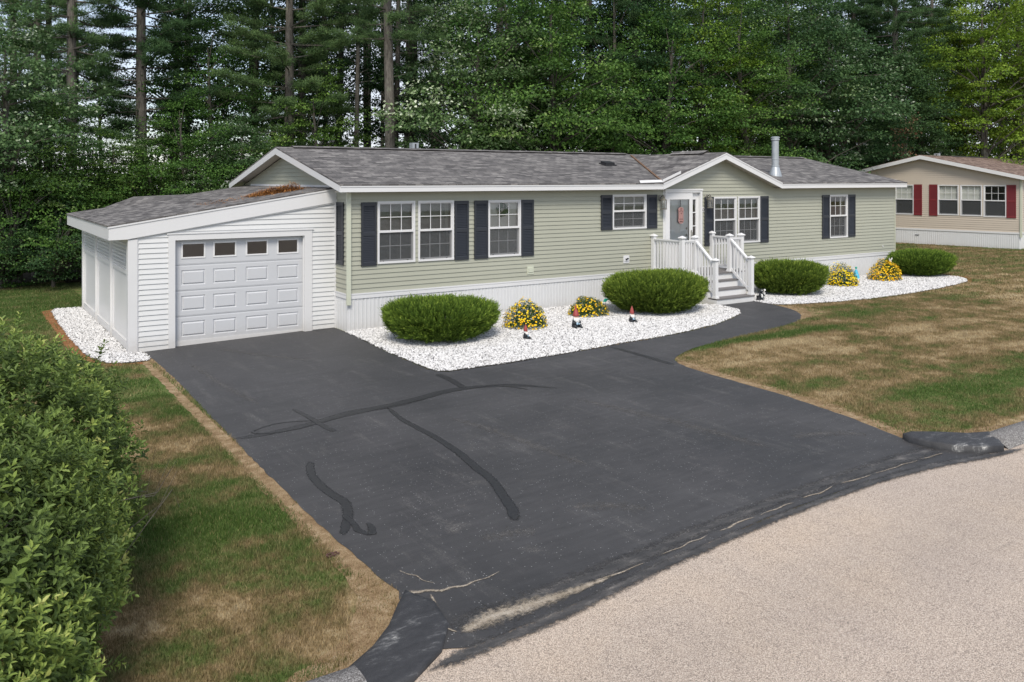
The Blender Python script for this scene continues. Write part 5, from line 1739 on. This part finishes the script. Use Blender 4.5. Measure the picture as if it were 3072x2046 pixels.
# ------------------------------------------------------------------ big shrub in the left foreground
def foreshrub():
    t = empty('shrub', (-6.9, -10.2, -.1), label='large dense leafy green shrub in the left foreground', cat='shrub')
    rng = np.random.default_rng(77)
    # lobes (centre, radii) in world coordinates
    lobes = [((-7.55, -11.75, .45), (1.0, 1.1, 1.0)), ((-7.20, -10.7, .60), (1.10, 1.2, 1.18)), ((-6.98, -9.4, .72), (1.15, 1.15, 1.30)), ((-6.80, -8.35, .70), (1.05, .95, 1.15)), ((-8.1, -9.0, .9), (1.2, 1.3, 1.36)),
             ((-8.4, -10.8, .7), (1.2, 1.3, 1.3)), ((-7.9, -7.9, .65), (1.2, .9, 1.15)), ((-7.9, -12.9, .3), (.8, .8, .85)), ((-6.45, -9.0, .50), (.58, .60, .70)), ((-6.80, -10.3, .50), (.62, .62, .80)), ((-7.10, -11.3, .35), (.60, .60, .75))]
    Ps, Ns, Dp = [], [], []
    for i, (c, r) in enumerate(lobes):
        n = int(2900 * r[0] * r[1])
        d = rdir(rng, n)
        sc_ = 1 + .17 * lump(d, 100 + i, 3.0) + .12 * lump(d, 200 + i, 8)
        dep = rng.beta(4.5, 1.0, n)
        P = np.array(c) + d * np.array(r) * (sc_ * (.5 + .5 * dep))[:, None]
        Ps.append(P); Ns.append(unit(d / np.array(r))); Dp.append(dep)
    P, N, dep = np.concatenate(Ps), np.concatenate(Ns), np.concatenate(Dp)
    # shoots that have outgrown the mass
    sh = rng.integers(0, len(P), 620)
    sh = sh[dep[sh] > .85]
    q_ = unit(N[sh] + np.array([0, 0, .8]))
    ex = [P] + [P[sh] + q_ * l_ for l_ in (.06, .12, .18)]
    P, N, dep = np.concatenate(ex), np.concatenate([N] + [N[sh]] * 3), np.concatenate([dep] + [dep[sh]] * 3)
    # drop what lies deep inside another lobe
    keep = P[:, 2] > -.05
    for c, r in lobes:
        q = (((P - np.array(c)) / np.array(r)) ** 2).sum(1)
        keep &= q > .30
    P, N, dep = P[keep], N[keep], dep[keep]
    n = len(P)
    ax = unit(N * .8 + np.array([0, 0, .75]) + rng.normal(size=(n, 3)) * .35)   # shoot axis
    a = unit(np.cross(ax, rdir(rng, n))); b = np.cross(ax, a)
    patch = .5 + .5 * lump(P, 9, 1.6)
    size = rng.uniform(.75, 1.15, n)
    tone = rng.normal(0, .10, n)
    LP, LD, LN, LL, LR = [], [], [], [], []
    K = 8
    for k in range(K):
        an = k * 2.4 + rng.uniform(-.3, .3, n)
        f = k / (K - 1)
        rad = a * np.cos(an)[:, None] + b * np.sin(an)[:, None]
        LP.append(P + ax * (.07 * f - .03)[None, None] if False else P + ax * (.075 * f - .03))
        LD.append(unit(rad * (1.0 - .45 * f) + ax * (.18 + .75 * f)))
        LN.append(unit(ax - rad * .35 + rng.normal(size=(n, 3)) * .12))
        LL.append(rng.uniform(.048, .078, n) * size * (1.05 - .35 * f))
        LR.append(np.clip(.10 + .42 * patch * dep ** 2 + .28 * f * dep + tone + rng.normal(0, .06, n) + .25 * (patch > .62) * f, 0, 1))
    P_, D_2, N_, L_, R_ = map(np.concatenate, (LP, LD, LN, LL, LR))
    # six-corner leaves : two folded halves sharing a midrib
    S_ = unit(np.cross(D_2, N_)); N_ = unit(np.cross(S_, D_2))
    L_ = L_[:, None]; W_ = L_ * .21
    cup = L_ * .05
    base = P_
    m1, m2 = P_ + D_2 * L_ * .35, P_ + D_2 * L_ * .72 - N_ * L_ * .03
    tip = P_ + D_2 * L_ - N_ * L_ * .14
    l1, r1 = m1 + S_ * W_ * .95 + N_ * cup, m1 - S_ * W_ * .95 + N_ * cup
    l2, r2 = m2 + S_ * W_ * .82 + N_ * cup, m2 - S_ * W_ * .82 + N_ * cup
    V = np.stack([base, l1, l2, tip, base, tip, r2, r1], 1).reshape(-1, 3)
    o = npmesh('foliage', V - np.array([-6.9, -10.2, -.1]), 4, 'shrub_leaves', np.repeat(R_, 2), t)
    m = MB()
    rr = random.Random(3)
    for i in range(150):
        k = rr.randrange(len(P))
        q = Vector(P[k]); c = Vector(lobes[rr.randrange(6)][0])
        base = Vector((c.x + rr.uniform(-.4, .4), c.y + rr.uniform(-.4, .4), -.1))
        if (q - base).length > 1.9: continue
        mid = base.lerp(q, .5) + Vector((rr.uniform(-.1, .1), rr.uniform(-.1, .1), .15))
        e_ = q + (q - mid).normalized() * rr.uniform(-.02, .10)
        m.tube([base, mid, e_], [.016, .009, .002], 5)
    # bare shoots standing out on the house side
    for i in range(6):
        y0 = rr.uniform(-10.6, -9.4)
        m.tube([(-6.2, y0, rr.uniform(.3, .8)), (-5.75, y0 + .1, rr.uniform(.6, 1.0)), (-5.62 + rr.uniform(-.1, .05), y0 + rr.uniform(0, .2), rr.uniform(.7, 1.0))], [.005, .003, .0012], 4)
    m.build('twigs', 'grey_bark', t, T=lambda a, b, c: (a + 6.9, b + 10.2, c + .1))
foreshrub()

# ------------------------------------------------------------------ trees
def limb_pts(p, q, sag, rr):
    m_ = p.lerp(q, .5) + Vector((rr.uniform(-.2, .2), rr.uniform(-.2, .2), sag))
    return [p, m_, q]
def make_broadleaf(mat, seed, h=11, r=3.2, zlow=.08, ncl=160, per=145, leaf=.12, flat=.45, barkm='grey_bark', trunk_r=.16, side_r=None):
    rng = np.random.default_rng(seed); rr = random.Random(seed)
    # cluster centres in an uneven crown reaching from zlow*h to h
    d = rdir(rng, ncl)
    rad = rng.beta(2.6, 1.0, ncl) * (1 + .30 * lump(d, seed, 2.4))
    cz = h * (zlow + 1) / 2; rz = h * (1 - zlow) / 2
    taper = np.interp(d[:, 2] * rad, [-1, -.5, .2, 1.0], [.85, 1.05, 1.0, .62])
    Cc = np.stack([d[:, 0] * rad * r * taper, d[:, 1] * rad * r * taper, cz + d[:, 2] * rad * rz], 1)
    cr = rng.uniform(.40, 1.02, ncl) * (r / 3.2)
    n = ncl * per
    ci = np.repeat(np.arange(ncl), per)
    q = rdir(rng, n) * (rng.uniform(0, 1, n) ** .30 * (1 + .22 * lump(rdir(rng, n), seed, 1)))[:, None]
    q[:, 2] = q[:, 2] * flat
    q[:, 2] = np.where(q[:, 2] < -.08, q[:, 2] * .25, q[:, 2])
    out = Cc[ci] - np.array([0, 0, cz]); out[:, 2] *= .3
    P = Cc[ci] + q * cr[ci][:, None]
    P[:, 2] -= .16 * cr[ci] * (q[:, 0] ** 2 + q[:, 1] ** 2) * 1.2       # drooping edges
    P[:, 2] = np.maximum(P[:, 2], .05)
    D = unit(unit(out) * .6 + q * np.array([1, 1, .4]) + np.array([0, 0, -.25]) + rng.normal(size=(n, 3)) * .55)
    N = unit(np.array([0, 0, 1.0]) + unit(out) * .45 + rng.normal(size=(n, 3)) * .5)
    V = leaves(P, D, N, rng.uniform(.7, 1.25, n) * leaf, rng.uniform(.55, .85, n) * leaf, rng, .12, .1)
    clr = rng.normal(0, .15, ncl)[ci]
    Rn = np.clip(.40 + clr + rng.normal(0, .20, n) + .10 * q[:, 2] / flat, 0, 1)
    cv = npmesh('crown', V, 4, mat, Rn)
    m = MB()
    top = Vector((rr.uniform(-.4, .4), rr.uniform(-.4, .4), h * .86))
    tp = [Vector((0, 0, -.1)), Vector((rr.uniform(-.1, .1), rr.uniform(-.1, .1), h * .3)), Vector((top.x * .6, top.y * .6, h * .6)), top]
    m.tube(tp, [trunk_r * 1.25, trunk_r, trunk_r * .6, .03], 9)
    idx = list(range(ncl)); rr.shuffle(idx)
    for k in idx[:46]:
        c = Vector(Cc[k])
        z0 = max(h * .08, c.z - abs(rr.uniform(.5, 2.4)))
        f = min(z0 / (h * .86), .97)
        b = Vector((top.x * f, top.y * f, z0))
        m.tube([b, b.lerp(c, .55) + Vector((0, 0, .15)), c], [trunk_r * .38 * (1 - f) + .02, .022, .006], 5, cap=False)
    tv = m.build('trunk', barkm)
    return cv, tv
def make_pine(seed, h=20, z0=5.0, blen=3.0, trunk_r=.22, dens=1.0, needle=.15, gapz=()):
    rng = np.random.default_rng(seed); rr = random.Random(seed)
    m = MB()
    lean = Vector((rr.uniform(-.3, .3), rr.uniform(-.3, .3), 0))
    m.tube([Vector((0, 0, -.1)), Vector((lean.x * .2, lean.y * .2, h * .3)), Vector((lean.x * .6, lean.y * .6, h * .65)), Vector((lean.x, lean.y, h))], [trunk_r * 1.15, trunk_r, trunk_r * .7, .03], 12)
    PP, AX, SH = [], [], []
    z = z0
    while z < h:
        nb_ = rr.choice((3, 4, 5))
        ph = rr.uniform(0, 6.28)
        f = (z - z0) / (h - z0)
        bl = blen * (np.interp(f, [0, .15, .5, 1], [.75, 1, .9, .15])) * rr.uniform(.75, 1.15)
        for k in range(nb_):
            a = ph + k * 6.28 / nb_ + rr.uniform(-.4, .4)
            L_ = bl * rr.uniform(.6, 1.1)
            if any(g0 < z < g1 for g0, g1 in gapz): L_ *= .25
            b = Vector((lean.x * z / h, lean.y * z / h, z))
            up = rr.uniform(-.18, .12)
            e_ = b + Vector((math.cos(a) * L_, math.sin(a) * L_, L_ * (up + .10)))
            md = b.lerp(e_, .5) + Vector((0, 0, -.05 * L_))
            m.tube([b, md, e_], [.045 * (1 - f * .6), .028, .008], 5, cap=False)
            # side twigs carry flat fans of needle brushes
            nt_ = max(5, int(L_ * 7 * dens))
            for j in range(nt_):
                t = rr.uniform(.28, 1.0)
                p = (b.lerp(md, t * 2) if t < .5 else md.lerp(e_, t * 2 - 1))
                sg = rr.choice((-1, 1))
                dr = Vector((math.cos(a + sg * rr.uniform(.4, 1.1)), math.sin(a + sg * rr.uniform(.4, 1.1)), rr.uniform(.0, .3)))
                tl = rr.uniform(.2, .75) * (1.15 - t * .6)
                for q in range(3):
                    c = p + dr * tl * (q + 1) / 3 + Vector((0, 0, rr.uniform(-.05, .08)))
                    PP.append(c); AX.append((dr + Vector((0, 0, .55))).normalized()); SH.append(rr.random())
        z += rr.uniform(.42, .80)
    PP, AX = np.array(PP), np.array(AX)
    n0 = len(PP); per = 36
    ci = np.repeat(np.arange(n0), per)
    n = n0 * per
    D = unit(AX[ci] * .55 + rdir(rng, n) * .9)
    P = PP[ci] + rng.normal(size=(n, 3)) * np.array([.10, .10, .06])
    ln = needle * rng.uniform(.7, 1.2, n)
    S_ = unit(np.cross(D, rdir(rng, n)))
    V = np.stack([P - S_ * .010, P + S_ * .010, P + D * ln[:, None]], 1).reshape(-1, 3)
    sh = np.array(SH)[ci]
    cv = npmesh('crown', V, 3, 'pine_needles', np.clip(.2 + .45 * sh + rng.normal(0, .14, n) + .2 * D[:, 2], 0, 1))
    # dead stubs low on the trunk
    for i in range(16):
        z = rr.uniform(1.5, z0 + 1); a = rr.uniform(0, 6.28); L_ = rr.uniform(.4, 1.6)
        m.tube([(lean.x * z / h, lean.y * z / h, z), (math.cos(a) * L_, math.sin(a) * L_, z + rr.uniform(-.1, .3))], [.018, .004], 4, cap=False)
    tv = m.build('trunk', 'pine_bark')
    return cv, tv
protos = {}
protos['maple'] = make_broadleaf('maple_leaves', 1, 10.5, 3.1, ncl=165)
protos['maple2'] = make_broadleaf('maple_leaves', 2, 12.5, 3.3, ncl=180, leaf=.11)
protos['pale'] = make_broadleaf('pale_leaves', 3, 9.5, 3.2, ncl=160, leaf=.125)
protos['oak'] = make_broadleaf('oak_leaves', 4, 13, 3.6, ncl=185, leaf=.12)
protos['oak_tall'] = make_broadleaf('oak_leaves', 8, 17, 3.8, zlow=.22, ncl=180, leaf=.13, trunk_r=.2)
protos['yellow'] = make_broadleaf('yellow_green_leaves', 5, 12, 3.2, ncl=165, leaf=.115, flat=.35)
protos['bush'] = make_broadleaf('maple_leaves', 6, 3.6, 2.4, zlow=.0, ncl=110, per=85, leaf=.09, trunk_r=.06)
protos['bush_dark'] = make_broadleaf('oak_leaves', 7, 2.4, 1.8, zlow=.0, ncl=90, per=85, leaf=.07, trunk_r=.05)
protos['airy'] = make_broadleaf('maple_leaves', 9, 14, 3.0, zlow=.3, ncl=110, per=70, leaf=.12, trunk_r=.13)
protos['pine'] = make_pine(11, 21, 5.0, 3.2, .21)
protos['pine_bare'] = make_pine(12, 22, 5.8, 2.4, .19)
protos['pine_sparse'] = make_pine(16, 22, 5.6, 2.4, .17, .65)
protos['pine_clear'] = make_pine(15, 22, 9.2, 2.6, .20)
protos['pine_low'] = make_pine(13, 19, 3.5, 3.6, .20, 1.15)
protos['pine_thin'] = make_pine(14, 18, 10.5, 1.8, .10, .8)
used = set()
def tree(kind, x, y, rz, s, label, group='trees of the wood behind the houses', sz=None, cat='tree', nm=None):
    nm = nm or ('pine_tree' if kind.startswith('pine') else ('bush' if kind.startswith('bush') else 'broadleaf_tree'))
    t = empty(nm, (x, y, 0), rz, label=label, cat=cat, group=group)
    t.scale = (s, s, sz or s)
    for o in protos[kind]:
        if kind in used:
            o = o.copy(); C.objects.link(o)
        o.parent = t
    used.add(kind)
    return t
cxy = np.array([-7.169, -17.228])
def at(u, d):       # ground point under picture column u (0..3072) at depth d, used to read positions off the photograph
    r = (u - 1536) / 2551.76 * d
    return (cxy[0] + .5519 * d + .8339 * r, cxy[1] + .8339 * d - .5519 * r)
rr = random.Random(21)
def T_(kind, u, d, s, label, sz=None, **k):
    x, y = at(u, d)
    return tree(kind, x, y, rr.uniform(0, 6.28), s, label, sz=sz, **k)
TREES = [
 # tall pines whose trunks show
 ('pine_sparse', 215, 33, 1.05, 'thick-trunked pine standing against the open sky at the left'),
 ('pine_sparse', 112, 36, .95, 'pine with a dark trunk just left of the thick-trunked pine, upper left corner'),
 ('pine_sparse', 145, 38, .9, 'slimmer pine beside the dark-trunked pine in the upper left corner'),
 ('pine_sparse', 38, 36, .9, 'leftmost pine at the edge of the picture'),
 ('pine', 424, 35, 1.0, 'dark ivy-clad pine with spreading boughs above the garage roof'),
 ('pine_low', 868, 36, 1.0, 'pine with bushy boughs rising behind the left gable of the green house'),
 ('pine_bare', 905, 39, 1.0, 'pine trunk standing close to the right of the bushy-boughed pine'),
 ('pine_thin', 1066, 37, 1.0, 'slim pale leaning pine trunk between two pines behind the roof'),
 ('pine_clear', 1174, 33, .95, 'tall pine with a clear lichened trunk behind the green house roof'),
 ('pine', 1500, 42, 1.0, 'pine half hidden by the maple above the middle of the roof'),
 ('pine_bare', 1230, 46, 1.0, 'pine deep in the wood right of the clear lichened trunk'),
 ('pine', 1905, 42, 1.0, 'pine with pale upper boughs above the entry gable'),
 ('pine_low', 2150, 50, 1.0, 'pine behind the broadleaf trees above the stove pipe'),
 ('pine_low', 2690, 52, 1.05, 'dark layered pine above the gap between the two houses'),
 ('pine_low', 2800, 56, 1.0, 'layered pine right of the dark one, behind the tan house roof'),
 ('pine', 2560, 56, .95, 'pine rising behind the dark layered pine'),
 # front broadleaf trees
 ('pale', 20, 27.5, .92, 'silvery-leaved tree at the far left edge of the wood'),
 ('pale', 108, 29.5, .70, 'silvery tree between the far left edge and the thick pine trunk'),
 ('maple', 150, 28.5, .56, 'bright maple below the thick pine trunk at the left'),
 ('maple', 330, 30, .50, 'low maple beneath the open sky left of the garage roof'),
 ('pale', 400, 31.5, .52, 'pale windblown sapling behind the garage roof'),
 ('airy', 300, 36, .72, 'airy forked tree standing against the open sky'),
 ('maple', 560, 31, .64, 'maple behind the low end of the garage roof'),
 ('pale', 720, 32, .60, 'pale-leaved tree just left of the green house gable'),
 ('maple2', 640, 36, .82, 'dark maple under the pine boughs left of the gable'),
 ('maple', 960, 35, .74, 'maple between the pine trunks behind the left end of the roof'),
 ('bush', 1130, 31.5, .95, 'low green bush showing over the roof ridge below the clear pine trunk'),
 ('pale', 1420, 35.5, .95, 'silvery maple above the left middle of the roof'),
 ('maple2', 1540, 37, .90, 'broad maple with pale leaf undersides above the middle of the roof'),
 ('maple', 1660, 35, .92, 'maple with light green hanging sprays right of the roof middle'),
 ('bush', 1420, 33.5, 1.0, 'green bush over the ridge left of the roof vent'),
 ('oak', 1850, 41, .88, 'dark oak above the small roof vent'),
 ('maple', 1990, 38, .86, 'full green maple left of the entry gable peak'),
 ('yellow', 2100, 42, .92, 'tall yellow-green ash above the entry gable peak'),
 ('maple2', 2240, 41, .80, 'green maple directly left of the stove pipe'),
 ('oak', 2370, 44, .92, 'dense oak directly right of the stove pipe'),
 ('pale', 2480, 46, 1.10, 'grey-green tree with hanging leaves above the right end of the roof'),
 ('yellow', 2340, 50, 1.02, 'tall yellowish tree behind the dense oak'),
 ('oak', 2580, 47, .70, 'low dark oak over the gap between the houses'),
 ('pale', 2760, 49, .66, 'grey-green tree beside the dead brown spray'),
 ('oak', 2700, 50, .75, 'dark tree behind the ridge of the tan house'),
 ('yellow', 2960, 50, 1.05, 'bright yellow-green tree above the tan house'),
 ('yellow', 3060, 54, 1.25, 'tall yellow-green tree at the right edge of the picture'),
 ('yellow', 2880, 56, 1.10, 'yellow-green tree standing behind the brightest one above the tan house'),
 ('oak_tall', 520, 40, .95, 'tall dark oak behind the low end of the garage'),
 ('oak_tall', 760, 42, .95, 'tall dark oak behind the green house gable'),
 ('oak_tall', 1010, 44, .95, 'tall oak deep behind the slim leaning pine'),
 ('oak_tall', 1300, 44, .90, 'tall oak behind the silvery maple'),
 ('oak_tall', 1680, 46, 1.0, 'tall oak behind the maple with light sprays'),
 ('maple2', 1780, 44, 1.1, 'high maple in the sky gap above the middle of the roof'),
 ('oak_tall', 1990, 48, 1.05, 'tall oak behind the full green maple'),
 ('oak_tall', 2230, 52, 1.1, 'tall oak behind the green maple by the stove pipe'),
 ('oak_tall', 2450, 56, 1.1, 'tall oak behind the grey-green tree'),
 ('oak_tall', 2640, 60, 1.2, 'tall oak behind the dark layered pine'),
 ('oak_tall', 3000, 62, 1.3, 'tall oak behind the tan house trees'),
 ('bush', 60, 26.8, .95, 'green bush at the lawn edge, far left'),
 ('bush_dark', 160, 26.6, 1.0, 'dark bush at the lawn edge beside the garage wall'),
 ('bush_dark', 5, 26.4, .9, 'dark low bush at the lawn edge, against the left border'),
 ('bush', 240, 29, 1.1, 'dark green bush behind the garage side wall'),
 ('bush', 480, 31, 1.2, 'green bush peeping over the garage roof'),
 ('bush', 820, 33, 1.2, 'green bush behind the green house gable'),
]
for row in TREES:
    row = list(row)
    if row[1] > 800 and row[0] in ('maple', 'maple2', 'oak', 'pale', 'yellow') and row[3] > .74: row[3] *= 1.22
    T_(*row)
# dead brown spray on the wood edge
rng = np.random.default_rng(91)
x_, y_ = at(2710, 47.5)
t = empty('dead_branch', (x_, y_, 3.4), 0, label='dead spray of russet leaves hanging left of the tan house roof', cat='branch')
n = 700
c_ = rng.normal(size=(26, 3)) * np.array([.55, .4, .8]) + np.array([0, 0, 1.9])
P = c_[rng.integers(0, 26, n)] + rng.normal(size=(n, 3)) * .16
npmesh('leaves', leaves(P, rdir(rng, n), rdir(rng, n), .16, .07, rng, .1), 4, 'dead_leaves', rng.uniform(0, 1, n), t)
m = MB()
for c in c_[:16]: m.tube([(.3, .2, -3.3 if False else 0), (c[0] * .4, c[1] * .4, 1.0), tuple(c)], [.03, .015, .004], 5)
m.build('twigs', 'grey_bark', t)

# ------------------------------------------------------------------ the dark wood beyond
def far_woods():
    rng = np.random.default_rng(404)
    N_ = 3600
    x = rng.uniform(-30, 95, N_)
    y = rng.uniform(25, 40, N_) 
    top = np.interp(x, [-30, -9, -5.5, 2.0, 4.5, 100], [7, 5.0, 3.2, 3.2, 17, 22])
    z = rng.uniform(0, 1, N_) ** .9 * top
    Cc = np.stack([x, y, z], 1)
    per = 42
    ci = np.repeat(np.arange(N_), per)
    n = N_ * per
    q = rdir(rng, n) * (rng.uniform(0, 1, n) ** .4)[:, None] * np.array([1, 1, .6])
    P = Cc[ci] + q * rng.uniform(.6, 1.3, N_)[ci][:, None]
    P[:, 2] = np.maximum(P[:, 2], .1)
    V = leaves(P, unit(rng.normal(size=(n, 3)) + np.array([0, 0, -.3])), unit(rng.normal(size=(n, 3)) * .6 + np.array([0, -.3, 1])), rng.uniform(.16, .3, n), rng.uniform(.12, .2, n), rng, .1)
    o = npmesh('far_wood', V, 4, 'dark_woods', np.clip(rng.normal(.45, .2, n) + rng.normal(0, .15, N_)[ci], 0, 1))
    meta(o, label='dark mass of the wood beyond the nearer trees', cat='wood', kind='stuff')
    # trunks in its depth
    m = MB()
    rr = random.Random(8)
    for i in range(90):
        x_ = rr.uniform(-25, 90); y_ = rr.uniform(22, 34)
        if -10 < x_ < 3.5 and rr.random() < .6: continue
        m.tube([(x_, y_, 0), (x_ + rr.uniform(-.3, .3), y_, 9), (x_ + rr.uniform(-.6, .6), y_, 20)], [rr.uniform(.1, .2), .13, .06], 6)
    tr = m.build('trunks', 'pine_bark', o)
far_woods()

# ------------------------------------------------------------------ loose pieces become parts of their own
def split_loose(o, gap=.006):
    me = o.data
    nv = len(me.vertices)
    par = list(range(nv))
    def find(i):
        while par[i] != i:
            par[i] = par[par[i]]
            i = par[i]
        return i
    for e in me.edges:
        a, b = find(e.vertices[0]), find(e.vertices[1])
        if a != b: par[a] = b
    comp = {}
    for i in range(nv): comp.setdefault(find(i), []).append(i)
    cs = []
    for vs in comp.values():
        co = np.array([me.vertices[i].co for i in vs])
        cs.append([co.min(0) - gap, co.max(0) + gap, set(vs)])
    merged = True
    while merged:
        merged = False
        for i in range(len(cs)):
            for j in range(i + 1, len(cs)):
                if (cs[i][0] <= cs[j][1]).all() and (cs[j][0] <= cs[i][1]).all():
                    cs[i] = [np.minimum(cs[i][0], cs[j][0]), np.maximum(cs[i][1], cs[j][1]), cs[i][2] | cs[j][2]]
                    del cs[j]
                    merged = True
                    break
            if merged: break
    if len(cs) < 2: return
    out = []
    for k, (_, _, vs) in enumerate(cs):
        bm = bmesh.new()
        bm.from_mesh(me)
        bm.verts.ensure_lookup_table()
        bmesh.ops.delete(bm, geom=[v for v in bm.verts if v.index not in vs], context='VERTS')
        m2 = bpy.data.meshes.new(me.name)
        bm.to_mesh(m2)
        bm.free()
        for m_ in me.materials: m2.materials.append(m_)
        out.append(m2)
    o.data = out[0]
    for m2 in out[1:]:
        c = o.copy()
        c.data = m2
        C.objects.link(c)
for o in list(bpy.data.objects):
    if o.type == 'MESH' and o.name.split('.')[0] in ('deck_skirt', 'stringer', 'corner_trim', 'latch', 'curtain', 'fascia', 'soffit', 'ridge_vent', 'ridge_cap', 'hands', 'boots', 'eyes', 'door_knob', 'side_panel', 'j_channel', 'bands', 'roof_flashing', 'skirt_trim', 'door_casing', 'wings') and not o.children:
        split_loose(o)
